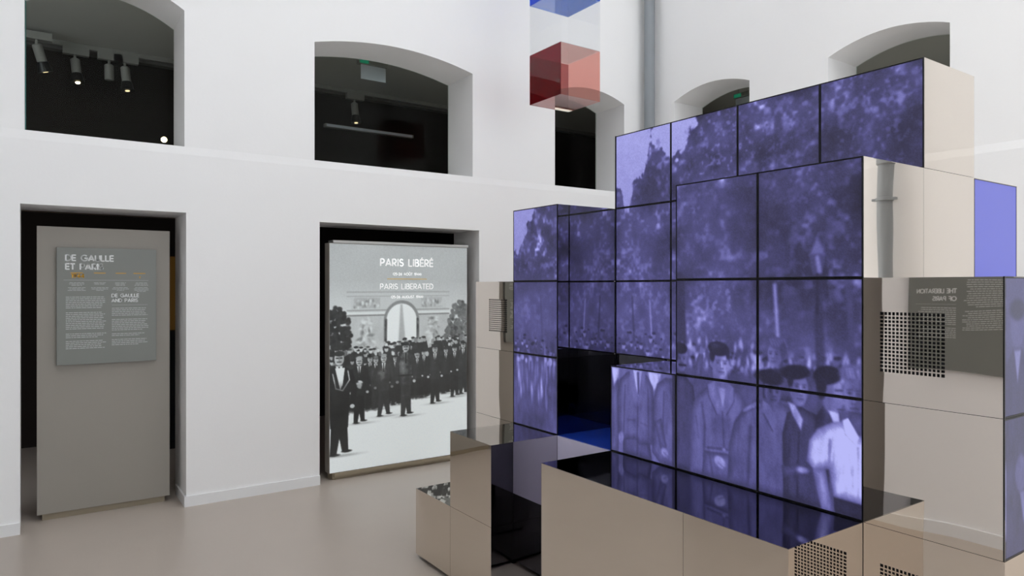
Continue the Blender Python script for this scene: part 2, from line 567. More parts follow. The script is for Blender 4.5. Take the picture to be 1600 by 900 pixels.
# ------------------------------------------------------------------ lettering: stroke glyphs
A_ = lambda cx, cy, rx, ry, a0, a1, n=8: [(cx + rx * math.cos(math.radians(a0 + (a1 - a0) * k / n)),
                                            cy + ry * math.sin(math.radians(a0 + (a1 - a0) * k / n))) for k in range(n + 1)]
GL = {
    'A': (0.82, [[(0, 0), (0.41, 1), (0.82, 0)], [(0.24, 0.27), (0.60, 0.27)]]),
    'B': (0.62, [[(0, 0), (0, 1)], [(0.1, 1), (0.32, 1)] + A_(0.32, 0.77, 0.24, 0.23, 90, -90) + [(0.1, 0.54)],
                 A_(0.34, 0.27, 0.28, 0.27, 90, -90) + [(0.1, 0)]]),
    'C': (0.8, [A_(0.5, 0.5, 0.5, 0.5, 50, 310, 14)]),
    'D': (0.76, [[(0, 0), (0, 1)], [(0.12, 1), (0.28, 1)] + A_(0.28, 0.5, 0.48, 0.5, 90, -90, 12) + [(0.12, 0)]]),
    'E': (0.52, [[(0, 0), (0, 1)], [(0.08, 1), (0.52, 1)], [(0.12, 0.5), (0.48, 0.5)], [(0.08, 0), (0.52, 0)]]),
    'F': (0.5, [[(0, 0), (0, 1)], [(0.08, 1), (0.5, 1)], [(0.12, 0.5), (0.46, 0.5)]]),
    'G': (0.92, [A_(0.5, 0.5, 0.5, 0.5, 48, 350, 16), [(0.55, 0.46), (0.98, 0.46)]]),
    'H': (0.68, [[(0, 0), (0, 1)], [(0.68, 0), (0.68, 1)], [(0.1, 0.5), (0.58, 0.5)]]),
    'I': (0.06, [[(0.03, 0), (0.03, 0.62)], [(0.03, 0.76), (0.03, 1)]]),
    'L': (0.48, [[(0, 1), (0, 0)], [(0.08, 0), (0.48, 0)]]),
    'N': (0.7, [[(0, 0), (0, 1)], [(0, 1), (0.7, 0)], [(0.7, 0), (0.7, 1)]]),
    'O': (1.0, [A_(0.5, 0.5, 0.5, 0.5, 0, 360, 20)]),
    'P': (0.58, [[(0, 0), (0, 1)], [(0.1, 1), (0.28, 1)] + A_(0.28, 0.71, 0.3, 0.29, 90, -90) + [(0.1, 0.42)]]),
    'R': (0.6, [[(0, 0), (0, 1)], [(0.1, 1), (0.28, 1)] + A_(0.28, 0.71, 0.3, 0.29, 90, -90) + [(0.1, 0.42)], [(0.26, 0.36), (0.58, 0)]]),
    'S': (0.56, [A_(0.28, 0.75, 0.26, 0.25, 30, 270, 10) + A_(0.28, 0.25, 0.28, 0.25, 90, -150, 10)]),
    'T': (0.6, [[(0, 1), (0.6, 1)], [(0.3, 0.88), (0.3, 0)]]),
    'U': (0.7, [[(0, 1), (0, 0.35)] + A_(0.35, 0.35, 0.35, 0.35, 180, 360, 10) + [(0.7, 1)]]),
    '1': (0.22, [[(0, 0.84), (0.2, 1), (0.2, 0)]]),
    '2': (0.55, [A_(0.27, 0.72, 0.27, 0.28, 170, -35, 9) + [(0.0, 0), (0.56, 0)]]),
    '4': (0.62, [[(0.48, 0), (0.48, 1), (0, 0.28), (0.64, 0.28)]]),
    '5': (0.55, [[(0.5, 1), (0.08, 1), (0.04, 0.56)] + A_(0.26, 0.32, 0.3, 0.32, 120, -140, 10)]),
    '6': (0.6, [[(0.44, 1), (0.06, 0.45)], A_(0.3, 0.3, 0.3, 0.3, 0, 360, 16)]),
    '9': (0.6, [[(0.16, 0), (0.54, 0.55)], A_(0.3, 0.7, 0.3, 0.3, 0, 360, 16)]),
    '-': (0.3, [[(0, 0.45), (0.3, 0.45)]]),
    '(': (0.18, [A_(0.5, 0.5, 0.5, 0.62, 135, 225, 6)]),
    ')': (0.18, [A_(-0.32, 0.5, 0.5, 0.62, 45, -45, 6)]),
    ' ': (0.42, []),
}
GL['\u00c9'] = (0.52, GL['E'][1] + [[(0.2, 1.17), (0.36, 1.3)]])
GL['\u00db'] = (0.7, GL['U'][1] + [[(0.18, 1.16), (0.35, 1.3), (0.52, 1.16)]])


def text_quads(txt, h, sw=0.17, gap=0.24):
    """2-D quads of the stroked text, baseline at 0, cap height h; also the width"""
    x = 0.0
    quads = []
    for ch in txt:
        w, lines = GL[ch]
        for ln in lines:
            for (p, q) in zip(ln[:-1], ln[1:]):
                dx, dy = q[0] - p[0], q[1] - p[1]
                L = math.hypot(dx, dy) or 1e-6
                ux, uy = dx / L, dy / L
                e = sw * 0.5 if len(ln) == 2 and (ux == 0 or uy == 0) else sw * 0.25
                e *= 0.5
                nx, ny = -uy * sw / 2, ux * sw / 2
                a = (p[0] - ux * e, p[1] - uy * e)
                b = (q[0] + ux * e, q[1] + uy * e)
                quads.append([((x + c[0]) * h, c[1] * h) for c in
                              ((a[0] + nx, a[1] + ny), (a[0] - nx, a[1] - ny), (b[0] - nx, b[1] - ny), (b[0] + nx, b[1] + ny))])
        x += w + gap
    return quads, (x - gap) * h


def text_rows(x0, x1, ztop, n, pitch, rag, rnd, centre=False):
    """rows of body copy too small to read: runs of word-length dashes, as quads"""
    quads = []
    for k in range(n):
        z = ztop - k * pitch
        end = x1 - (x1 - x0) * rag * rnd.random() * (2.2 if k == n - 1 else 1)
        beg = x0
        if centre:
            d = (x1 - end) / 2
            beg, end = x0 + d, x1 - d
        x = beg
        while x < end - 0.004:
            w = min(end - x, 0.008 + 0.022 * rnd.random())
            quads.append([(x, z), (x + w, z), (x + w, z + pitch * 0.36), (x, z + pitch * 0.36)])
            x += w + 0.0038
    return quads


def print_lines(name, items, mat, parent, frame):
    """items: list of quad lists, one object for each line or paragraph"""
    for q_ in items:
        print_quads(name, q_, mat, parent, frame)


def words(txt, h, sw, gap, u, v):
    """one quad list for each word of a line"""
    out = []
    for wd in txt.split(' '):
        qd, w_ = text_quads(wd, h, sw, gap)
        out.append(shift(qd, u, v))
        u += w_ + (gap * 2 + 0.42) * h
    return out


def print_quads(name, quads, mat, parent, frame):
    """frame(u, v, d) gives the world point; print is a 0.8 mm film"""
    m_ = MB()
    for q in quads:
        m_.add([frame(p[0], p[1], 0.0003) for p in q] + [frame(p[0], p[1], 0.0011) for p in q],
               [(0, 1, 2, 3), (7, 6, 5, 4), (0, 4, 5, 1), (1, 5, 6, 2), (2, 6, 7, 3), (3, 7, 4, 0)])
    o = m_.build(name, mat, parent)
    if name == 'paragraph':
        o['kind'] = 'stuff'
    return o


def shift(quads, du, dv):
    return [[(p[0] + du, p[1] + dv) for p in q] for q in quads]


# ------------------------------------------------------------------ sign boards
def frame_left(x0, z0, y):
    return lambda u, v, d: (x0 + u, y - d, z0 + v)


# taupe partition in the first doorway
t = empty('taupe_partition', (0.41, 5.66, 0), 'tall taupe freestanding partition standing in the narrow doorway, carrying the grey text board', 'partition')
PX0, PX1 = 0.016, 0.818
MB().box(PX0, PX1, 5.60, 5.66, 0.045, 1.975).build('board', M['panel'], t, bevel=0.002)
MB().box(PX0 + 0.03, PX1 - 0.03, 5.625, 5.69, 0.0, 0.045).build('plinth', M['plinth'], t)

t = empty('text_board', (0.43, 5.578, 1.07), 'grey text board with white print and an ochre timeline, fixed to the taupe partition', 'sign')
SX0, SX1, SZ0, SZ1 = 0.125, 0.725, 1.04, 1.835
MB().box(SX0, SX1, 5.562, 5.598, SZ0, SZ1).build('board', M['sign'], t, bevel=0.0015)
fr = frame_left(SX0, SZ0, 5.562)
rnd = random.Random(3)
W, H = SX1 - SX0, SZ1 - SZ0
tl = lambda x_, h_, sw, u_, v_: words(x_, h_, sw, 0.24, u_, v_)
print_lines('title_lettering', tl('DE GAULLE', 0.037, 0.25, 0.052, H - 0.088) + tl('ET PARIS', 0.037, 0.25, 0.052, H - 0.147), M['ink'], t, fr)
print_lines('subtitle_lettering', tl('DE GAULLE', 0.022, 0.25, 0.322, H - 0.338) + tl('AND PARIS', 0.022, 0.25, 0.322, H - 0.372), M['ink'], t, fr)
print_lines('timeline_date', tl('1944', 0.026, 0.26, 0.085, H - 0.205) +
            [[[(u0, H - 0.174), (u1, H - 0.174), (u1, H - 0.169), (u0, H - 0.169)]] for u0, u1 in ((0.08, 0.15), (0.215, 0.285), (0.345, 0.41), (0.455, 0.53))] +
            [[[(0.492, H - 0.205), (0.498, H - 0.205), (0.498, H - 0.192), (0.492, H - 0.192)]]], M['gold'], t, fr)
print_lines('rule', [[[(0.04, H - 0.2218), (0.55, H - 0.2218), (0.55, H - 0.2200), (0.04, H - 0.2200)]],
                     [[(0.322, H - 0.394), (0.545, H - 0.394), (0.545, H - 0.3925), (0.322, H - 0.3925)]]], M['inkgrey'], t, fr)
q = []
for k, u in enumerate((0.07, 0.205, 0.33, 0.46)):
    q.append(text_rows(u, u + 0.09, H - 0.240, 3 if k != 1 else 2, 0.009, 0.3, rnd, True))
    q.append(text_rows(u - 0.008, u + 0.098, H - 0.274, 3 if k < 3 else 4, 0.009, 0.3, rnd, True))
for (n_, zt) in ((7, 0.338), (10, 0.444), (3, 0.588), (5, 0.638)):
    q.append(text_rows(0.052, 0.292, H - zt, n_, 0.0122, 0.14, rnd))
for (n_, zt) in ((5, 0.418), (7, 0.496), (2, 0.596), (4, 0.636)):
    q.append(text_rows(0.322, 0.552, H - zt, n_, 0.0122, 0.14, rnd))
print_lines('paragraph', q, M['inkgrey'], t, fr)

# grey text board on the wall behind the camera, seen in the mirrored block
BY0, BY1, BZ0, BZ1 = 1.60, 2.257, 1.04, 1.86
t = empty('text_board', (XF + 0.02, (BY0 + BY1) / 2, BZ0), 'grey text board headed THE LIBERATION OF PARIS, mirrored in the block with the square grille', 'sign')
MB().box(XF + 0.001, XF + 0.034, BY0, BY1, BZ0, BZ1).build('board', M['sign'], t, bevel=0.0015)


def fr2(u, v, d):
    return (XF + 0.034 + d, BY0 + u, BZ0 + v)


print_lines('subtitle_lettering', words('THE LIBERATION', 0.0225, 0.22, 0.2, 0.372, 0.493) + words('OF PARIS', 0.0225, 0.22, 0.2, 0.372, 0.450), M['ink'], t, fr2)
print_quads('rule', [[(0.372, 0.428), (0.61, 0.428), (0.61, 0.4295), (0.372, 0.4295)]], M['inkgrey'], t, fr2)
print_lines('paragraph', [text_rows(0.372, 0.60, 0.405, 9, 0.0125, 0.14, rnd), text_rows(0.372, 0.60, 0.28, 6, 0.0125, 0.14, rnd),
                          text_rows(0.10, 0.34, 0.56, 13, 0.0125, 0.16, rnd), text_rows(0.10, 0.34, 0.385, 10, 0.0125, 0.16, rnd)], M['inkgrey'], t, fr2)
# taupe partition in the doorway of that wall
t = empty('taupe_partition', (XF - 0.2, 3.08, 0), 'taupe freestanding partition in the doorway mirrored at the edge of the screens', 'partition')
MB().box(XF - 0.24, XF - 0.18, 2.53, 3.54, 0.045, 1.975).build('board', M['panel'], t, bevel=0.002)
MB().box(XF - 0.26, XF - 0.20, 2.56, 3.51, 0.0, 0.045).build('plinth', M['plinth'], t)


# ------------------------------------------------------------------ picture drawing (grey-scale canvases sampled per vertex)
class Canvas:
    def __init__(self, w, h, ppu, seed):
        self.w, self.h, self.ppu = w, h, ppu      # size in units; v runs downwards
        self.a = np.zeros((int(h * ppu), int(w * ppu)))
        ny, nx = self.a.shape
        self.U, self.V = np.meshgrid((np.arange(nx) + 0.5) / ppu, (np.arange(ny) + 0.5) / ppu)
        self.r = np.random.RandomState(seed)

    def noise(self, cell, octaves=4, gain=0.55, sx=1.0, sy=1.0):
        tot = np.zeros_like(self.a)
        amp, norm = 1.0, 0.0
        for o in range(octaves):
            c = cell / (2 ** o)
            gx, gy = self.U / (c * sx), self.V / (c * sy)
            n0, n1 = int(gy.max()) + 3, int(gx.max()) + 3
            g = self.r.rand(n0, n1)
            ix, iy = gx.astype(int), gy.astype(int)
            fx, fy = gx - ix, gy - iy
            fx, fy = fx * fx * (3 - 2 * fx), fy * fy * (3 - 2 * fy)
            v = (g[iy, ix] * (1 - fx) + g[iy, ix + 1] * fx) * (1 - fy) + (g[iy + 1, ix] * (1 - fx) + g[iy + 1, ix + 1] * fx) * fy
            tot += amp * v
            norm += amp
            amp *= gain
        return tot / norm

    def put(self, mask, val, alpha=1.0):
        m = np.clip(mask, 0, 1) * alpha
        self.a = self.a * (1 - m) + val * m

    def ell(self, cx, cy, rx, ry, val, soft=0.02, rot=0.0, alpha=1.0):
        c, s = math.cos(rot), math.sin(rot)
        dx, dy = self.U - cx, self.V - cy
        X, Y = dx * c + dy * s, -dx * s + dy * c
        d = np.sqrt((X / rx) ** 2 + (Y / ry) ** 2)
        sc = min(rx, ry)
        self.put((1 - d) * sc / soft + 0.5, val, alpha)

    def poly(self, pts, val, soft=0.012, alpha=1.0):
        pts = np.array(pts, float)
        inside = np.zeros(self.a.shape, bool)
        dist = np.full(self.a.shape, 1e9)
        n = len(pts)
        for k in range(n):
            (x0, y0), (x1, y1) = pts[k], pts[(k + 1) % n]
            dx, dy = x1 - x0, y1 - y0
            if abs(dy) > 1e-12:
                cr = ((y0 > self.V) != (y1 > self.V)) & (self.U < (self.V - y0) * dx / dy + x0)
                inside ^= cr
            t_ = np.clip(((self.U - x0) * dx + (self.V - y0) * dy) / (dx * dx + dy * dy + 1e-12), 0, 1)
            dist = np.minimum(dist, np.hypot(self.U - x0 - t_ * dx, self.V - y0 - t_ * dy))
        sd = np.where(inside, dist, -dist)
        self.put(sd / soft + 0.5, val, alpha)

    def body(self, pts, val, soft=0.014):
        """polygon modelled like a rounded form: darker towards its outline, cloth mottling inside"""
        before = self.a.copy()
        pts = np.array(pts, float)
        self.a = np.zeros_like(self.a)
        self.poly(pts, 1.0, soft)
        m1 = self.a
        self.a = np.zeros_like(m1)
        self.poly(pts, 1.0, 0.16)
        m2 = self.a
        tone = val * (0.62 + 0.46 * np.clip((m2 - 0.5) * 2, 0, 1))
        self.a = before * (1 - m1) + tone * m1

    def line(self, pts, w, val, soft=0.01, alpha=1.0):
        for (x0, y0), (x1, y1) in zip(pts[:-1], pts[1:]):
            dx, dy = x1 - x0, y1 - y0
            t_ = np.clip(((self.U - x0) * dx + (self.V - y0) * dy) / (dx * dx + dy * dy + 1e-12), 0, 1)
            d = np.hypot(self.U - x0 - t_ * dx, self.V - y0 - t_ * dy)
            self.put((w / 2 - d) / soft + 0.5, val, alpha)

    def sample(self, u, v):
        ny, nx = self.a.shape
        x = np.clip(u * self.ppu - 0.5, 0, nx - 1.001)
        y = np.clip(v * self.ppu - 0.5, 0, ny - 1.001)
        ix, iy = x.astype(int), y.astype(int)
        fx, fy = x - ix, y - iy
        a = self.a
        return (a[iy, ix] * (1 - fx) + a[iy, ix + 1] * fx) * (1 - fy) + (a[iy + 1, ix] * (1 - fx) + a[iy + 1, ix + 1] * fx) * fy


def draw_film():
    """one film frame over 6 x 4 modules: trees above, a crowd of onlookers below. u from the left, v downwards (0 = top of row 6)"""
    c = Canvas(6.0, 4.0, 150, 11)
    fine = c.noise(0.10, 3)
    mid = c.noise(0.30, 4)
    big = c.noise(0.9, 3)
    leaf = np.clip((c.noise(0.075, 2, 0.7) - 0.5) * 3.0, 0, 1)
    # foliage base
    c.a = 0.275 + 0.40 * (mid - 0.5) + 0.26 * (big - 0.5) + 0.5 * leaf * np.clip((mid - 0.36) * 2.6, 0, 1)
    speck = np.clip((c.noise(0.045, 2, 0.8) - 0.60) * 5.0, 0, 1) * np.clip((big - 0.35) * 3, 0, 1)
    c.a = np.clip(c.a + 0.30 * speck, 0.08, 0.95)
    c.ell(3.5, 1.55, 0.62, 0.55, 0.44, 0.5, alpha=0.35)
    c.ell(1.5, 1.5, 0.45, 0.55, 0.46, 0.5, alpha=0.4)
    c.ell(0.45, 2.45, 0.6, 0.5, 0.47, 0.4, alpha=0.6)
    c.ell(1.5, 2.45, 0.55, 0.4, 0.42, 0.4, alpha=0.45)
    c.ell(4.5, 0.5, 0.6, 0.5, 0.10, 0.5, alpha=0.35)
    c.ell(4.3, 1.5, 0.6, 0.55, 0.15, 0.5, alpha=0.4)
    # sky with a ragged tree line
    edge = np.interp(c.U, [0, 0.2, 0.35, 0.5, 0.62, 0.75, 0.999, 1.0, 1.08, 1.17, 1.25, 1.32, 1.42, 1.52, 1.6, 1.66, 1.73, 1.85, 2.0, 2.08, 2.2, 2.35, 2.5, 2.62, 6],
                     [1.62, 1.5, 1.25, 1.1, 1.0, 0.85, 0.8, 0.75, 0.78, 0.98, 1.0, 0.78, 0.68, 0.58, 0.3, 0.1, 0.22, 0.28, 0.42, 0.45, 0.34, 0.2, 0.02, -0.4, -0.6])
    edge = edge + 0.16 * (mid - 0.5) + 0.34 * (fine - 0.5)
    sky = np.clip((edge - c.V) / 0.03, 0, 1) * (1 - 0.55 * np.clip((leaf - 0.35) * 2, 0, 1) * np.clip(1 - (edge - c.V) / 0.16, 0, 1))
    c.put(sky, 0.80 - 0.05 * c.V + 0.02 * big)
    # haze of daylight low between the trunks
    c.put(np.exp(-((c.V - 2.55) / 0.32) ** 2), 0.40 + 0.25 * (mid - 0.5) + 0.10 * leaf, 0.55)
    # trunks
    for (u, v0, v1, w, val) in ((4.19, 2.05, 2.62, 0.035, 0.80), (1.66, 2.25, 2.78, 0.02, 0.78), (0.66, 2.2, 2.8, 0.03, 0.30),
                                (1.33, 2.2, 2.8, 0.03, 0.22), (4.62, 2.0, 3.0, 0.09, 0.20), (3.05, 2.0, 2.8, 0.14, 0.18),
                                (2.35, 2.1, 2.8, 0.05, 0.22), (4.9, 2.0, 2.7, 0.05, 0.30)):
        c.line([(u - 0.02, v0), (u + 0.02, v1)], w, val, 0.03, 0.85)
    # street lamp
    c.poly([(4.52, 1.80), (4.68, 1.80), (4.645, 1.98), (4.555, 1.98)], 0.30, 0.02)
    c.poly([(4.56, 1.73), (4.60, 1.64), (4.64, 1.73), (4.67, 1.80), (4.53, 1.80)], 0.50, 0.03)
    c.line([(4.60, 1.83), (4.62, 1.95)], 0.04, 0.62, 0.02)
    c.line([(4.60, 1.98), (4.60, 2.3)], 0.025, 0.14, 0.015)
    # far crowd: small heads and bright flecks
    R = c.r
    for k in range(150):
        u = 5.9 * R.rand()
        v = 2.70 + 0.26 * R.rand() + (0.06 if u < 1 else 0)
        s = 0.018 + 0.02 * R.rand()
        c.ell(u, v, s, s * 1.35, 0.30 + 0.5 * R.rand() ** 2, 0.015, alpha=0.9)
        c.ell(u, v - s * 0.9, s * 1.05, s * 0.6, 0.14, 0.012, alpha=0.8)
    for k in range(60):
        u = 3.05 + 1.95 * R.rand()
        v = 2.62 + 0.28 * R.rand()
        c.ell(u, v, 0.012 + 0.012 * R.rand(), 0.03 + 0.03 * R.rand(), 0.85, 0.02, 0.5 * (R.rand() - 0.5), 0.7)
    c.put(np.clip((c.V - 2.86) / 0.12, 0, 1) * (c.U > 2), 0.33 + 0.2 * (mid - 0.5))
    # left column, lowest row: blurred legs and bodies, light streaks
    c.put((c.U < 1.03) * np.clip((c.V - 3.02) / 0.05, 0, 1), 0.34 + 0.25 * (mid - 0.5))
    for k in range(34):
        u = 0.04 + 0.94 * R.rand()
        v = 3.08 + 0.6 * R.rand() ** 1.5
        c.ell(u, v, 0.012 + 0.012 * R.rand(), 0.06 + 0.09 * R.rand(), 0.55 + 0.35 * R.rand(), 0.03, 0.15 * (R.rand() - 0.5), 0.65)
    for k in range(16):
        c.ell(0.03 + 0.95 * R.rand(), 3.03 + 0.05 * R.rand(), 0.028, 0.035, 0.75, 0.02, 0, 0.8)
    # ---- u 2..3, v 3..4: men in suits
    R = c.r
    c.put(((c.U > 2) & (c.U < 3.02)) * np.clip((c.V - 2.99) / 0.02, 0, 1), 0.50 + 0.12 * (mid - 0.5))
    c.body([(1.98, 3.0), (2.10, 3.0), (2.14, 3.3), (2.12, 4.0), (1.98, 4.0)], 0.44)
    c.poly([(2.0, 3.0), (2.13, 3.0), (2.12, 3.12), (2.04, 3.22)], 0.84, 0.03)
    c.poly([(2.60, 3.0), (2.80, 3.0), (2.74, 3.16), (2.66, 3.22)], 0.84, 0.03)

    def fold(pts, w=0.018, d=0.12, soft=0.02, al=0.8):
        c.line(pts, w, d, soft, al)
    # second suit (behind), with hand
    c.body([(2.66, 3.9), (2.68, 3.3), (2.74, 3.12), (2.86, 3.04), (3.05, 3.04), (3.05, 4.0), (2.78, 4.0)], 0.44)
    fold([(2.84, 3.2), (2.82, 3.75)], 0.02, 0.28)
    fold([(2.93, 3.08), (2.97, 3.4)], 0.03, 0.30)
    c.body([(2.70, 3.55), (2.80, 3.5), (2.88, 3.8), (2.80, 3.88)], 0.46)
    c.ell(2.85, 3.87, 0.055, 0.045, 0.70, 0.025, 0.5)
    fold([(2.83, 3.87), (2.89, 3.90)], 0.01, 0.45, 0.012)
    # first suit
    c.body([(2.20, 4.0), (2.19, 3.75), (2.62, 3.75), (2.66, 4.0)], 0.36)
    c.body([(2.11, 3.78), (2.10, 3.36), (2.14, 3.14), (2.26, 3.04), (2.38, 3.0), (2.50, 3.0), (2.60, 3.06), (2.68, 3.18), (2.69, 3.5), (2.66, 3.82),
            (2.46, 3.86), (2.40, 3.80), (2.22, 3.84)], 0.43)
    c.poly([(2.36, 3.0), (2.51, 3.0), (2.49, 3.16), (2.45, 3.30), (2.40, 3.18)], 0.78, 0.02)
    c.poly([(2.425, 3.02), (2.46, 3.02), (2.465, 3.28), (2.44, 3.28)], 0.34, 0.012)
    c.poly([(2.31, 3.02), (2.36, 3.0), (2.44, 3.36), (2.40, 3.42), (2.32, 3.18)], 0.52, 0.015)
    c.poly([(2.51, 3.0), (2.56, 3.03), (2.55, 3.2), (2.45, 3.42), (2.45, 3.34)], 0.50, 0.015)
    fold([(2.44, 3.42), (2.43, 3.80)], 0.014, 0.22)
    fold([(2.23, 3.20), (2.21, 3.74)], 0.022, 0.25)
    fold([(2.60, 3.20), (2.61, 3.76)], 0.020, 0.26)
    fold([(2.28, 3.60), (2.40, 3.58)], 0.014, 0.28)
    fold([(2.49, 3.60), (2.59, 3.62)], 0.014, 0.28)
    fold([(2.44, 3.8), (2.43, 4.0)], 0.02, 0.24)
    c.ell(2.165, 3.82, 0.042, 0.065, 0.68, 0.02, 0.15)
    fold([(2.16, 3.84), (2.17, 3.88)], 0.01, 0.45, 0.01)
    # ---- u 3..5 lower rows: ground tone behind the people
    c.put((c.U > 3) * np.clip((c.V - 3.0) / 0.05, 0, 1), 0.34 + 0.20 * (mid - 0.5))

    def face(cx, cy, rx, ry, val, turn=0.0, brow=True):
        """turn > 0: looking to the right; features shift that way, far side shaded"""
        c.ell(cx, cy, rx, ry, val, 0.015)
        c.ell(cx - turn * rx * 0.75, cy + ry * 0.1, rx * 0.5, ry * 0.9, val * 0.66, 0.05, 0, 0.75)
        ox = cx + turn * rx * 0.32
        for sg in (-1, 1):
            ex = ox + sg * rx * 0.42
            c.ell(ex, cy - ry * 0.06, rx * 0.22, ry * 0.10, val * 0.62, 0.018, 0, 0.7)
            c.ell(ex, cy - ry * 0.04, rx * 0.11, ry * 0.045, val * 0.22, 0.01)
            if brow:
                c.line([(ex - rx * 0.24, cy - ry * 0.20), (ex + rx * 0.22, cy - ry * 0.22)], ry * 0.05, val * 0.40, 0.010)
        nx = ox + turn * rx * 0.18
        c.line([(ox, cy - ry * 0.1), (nx, cy + ry * 0.26)], rx * 0.13, min(1, val * 1.18), 0.012)
        c.line([(nx - rx * 0.20, cy + ry * 0.31), (nx + rx * 0.14, cy + ry * 0.31)], ry * 0.06, val * 0.45, 0.012)
        c.line([(ox - rx * 0.32, cy + ry * 0.55), (ox + rx * 0.30, cy + ry * 0.54)], ry * 0.07, val * 0.38, 0.012)
        c.ell(ox, cy + ry * 0.66, rx * 0.28, ry * 0.05, val * 0.75, 0.015)
        c.ell(ox, cy + ry * 0.86, rx * 0.3, ry * 0.1, min(1, val * 1.08), 0.03, 0, 0.6)

    # dark moustached man at the left edge
    c.body([(2.96, 4.0), (2.96, 3.0), (3.10, 2.98), (3.22, 3.08), (3.27, 3.3), (3.26, 4.0)], 0.28)
    face(3.06, 2.84, 0.075, 0.13, 0.48, 0.3)
    c.line([(3.03, 2.905), (3.12, 2.905)], 0.024, 0.12, 0.012)
    c.ell(3.05, 2.725, 0.095, 0.062, 0.09, 0.015, 0.1)
    c.ell(2.99, 2.80, 0.03, 0.08, 0.10, 0.015)
    # raised hand behind him
    c.body([(3.24, 3.02), (3.27, 2.82), (3.33, 2.72), (3.36, 2.78), (3.33, 3.0)], 0.46)
    for k in range(4):
        c.line([(3.315 + 0.012 * k, 2.76), (3.325 + 0.016 * k, 2.69 + 0.012 * k)], 0.012, 0.58, 0.01)
    # main man: neck, coat, open collar
    c.body([(3.18, 4.0), (3.16, 3.66), (3.20, 3.34), (3.28, 3.16), (3.42, 3.07), (3.52, 3.02), (3.68, 3.02), (3.80, 3.08), (3.90, 3.2), (3.95, 3.5), (3.94, 4.0)], 0.46)
    c.poly([(3.47, 2.92), (3.66, 2.92), (3.67, 3.06), (3.61, 3.22), (3.50, 3.06)], 0.50, 0.015)
    c.poly([(3.55, 3.06), (3.64, 3.06), (3.62, 3.24), (3.60, 3.26)], 0.70, 0.02)
    c.poly([(3.41, 3.05), (3.49, 3.01), (3.60, 3.27), (3.53, 3.34), (3.42, 3.16)], 0.55, 0.012)
    c.poly([(3.67, 3.00), (3.74, 3.05), (3.74, 3.18), (3.65, 3.32), (3.61, 3.26)], 0.54, 0.012)
    fold([(3.41, 3.06), (3.43, 3.17), (3.53, 3.34)], 0.012, 0.24, 0.012)
    fold([(3.74, 3.06), (3.74, 3.18), (3.65, 3.33)], 0.012, 0.26, 0.012)
    c.poly([(3.46, 3.40), (3.56, 3.34), (3.70, 3.36), (3.74, 3.66), (3.46, 3.68)], 0.36, 0.05, 0.7)
    fold([(3.60, 3.30), (3.62, 3.70)], 0.014, 0.22, 0.015)
    fold([(3.34, 3.25), (3.38, 3.5), (3.36, 3.8)], 0.028, 0.29, 0.025)
    fold([(3.26, 3.4), (3.30, 3.62)], 0.018, 0.32, 0.02)
    fold([(3.82, 3.3), (3.80, 3.55)], 0.02, 0.32, 0.02)
    c.line([(3.42, 3.70), (3.80, 3.66)], 0.03, 0.26, 0.02, 0.8)
    c.ell(3.62, 3.685, 0.02, 0.02, 0.62, 0.012)
    c.body([(3.36, 3.74), (3.82, 3.70), (3.84, 4.0), (3.34, 4.0)], 0.40)
    fold([(3.44, 3.76), (3.48, 4.0)], 0.02, 0.26, 0.02)
    c.ell(3.57, 3.82, 0.075, 0.055, 0.66, 0.018, 0.5)
    for k in range(3):
        fold([(3.55 + 0.025 * k, 3.83 + 0.012 * k), (3.60 + 0.025 * k, 3.86 + 0.01 * k)], 0.008, 0.42, 0.008)
    face(3.575, 2.845, 0.105, 0.155, 0.70, 0.35)
    c.ell(3.468, 2.85, 0.024, 0.042, 0.56, 0.012)
    c.ell(3.55, 2.695, 0.135, 0.075, 0.12, 0.015, 0.10)
    c.ell(3.475, 2.76, 0.035, 0.075, 0.13, 0.015)
    c.ell(3.665, 2.75, 0.022, 0.05, 0.15, 0.015)
    c.ell(3.52, 2.665, 0.05, 0.02, 0.22, 0.03)
    # uncovered head further back, beside the pale trunk
    face(4.17, 2.70, 0.075, 0.12, 0.55, -0.5)
    c.ell(4.20, 2.595, 0.105, 0.06, 0.33, 0.02, 0.2)
    for k in range(6):
        c.line([(4.12 + 0.03 * k, 2.56), (4.15 + 0.03 * k, 2.62)], 0.012, 0.50, 0.015)
    c.ell(4.26, 2.66, 0.035, 0.08, 0.28, 0.02)
    c.body([(4.04, 3.0), (4.10, 2.84), (4.30, 2.82), (4.42, 2.95), (4.42, 3.1), (4.04, 3.1)], 0.28)
    # man in the light jacket across the seam
    c.body([(3.66, 4.0), (3.68, 3.62), (3.74, 3.38), (3.86, 3.22), (4.02, 3.12), (4.16, 3.08), (4.34, 3.16), (4.44, 3.36), (4.46, 4.0)], 0.40)
    fold([(3.93, 3.40), (3.90, 4.0)], 0.03, 0.24, 0.03)
    fold([(3.80, 3.36), (3.78, 3.7)], 0.02, 0.32, 0.02)
    c.line([(3.86, 3.25), (3.99, 3.17)], 0.04, 0.54, 0.012)
    fold([(3.86, 3.275), (4.0, 3.195)], 0.01, 0.24, 0.01)
    c.ell(3.97, 3.20, 0.010, 0.010, 0.70, 0.008)
    face(4.15, 3.03, 0.085, 0.13, 0.42, 0.4)
    c.ell(4.12, 2.92, 0.145, 0.075, 0.11, 0.02, 0.12)
    c.poly([(4.04, 3.12), (4.12, 3.16), (4.20, 3.30), (4.15, 3.40), (4.05, 3.24)], 0.52, 0.015)
    fold([(4.05, 3.25), (4.15, 3.40)], 0.014, 0.20, 0.012)
    # dark coat, beret and white collar
    c.body([(4.26, 4.0), (4.25, 3.4), (4.30, 3.2), (4.42, 3.12), (4.60, 3.18), (4.70, 3.4), (4.72, 4.0)], 0.24)
    face(4.42, 2.98, 0.088, 0.14, 0.56, 0.55)
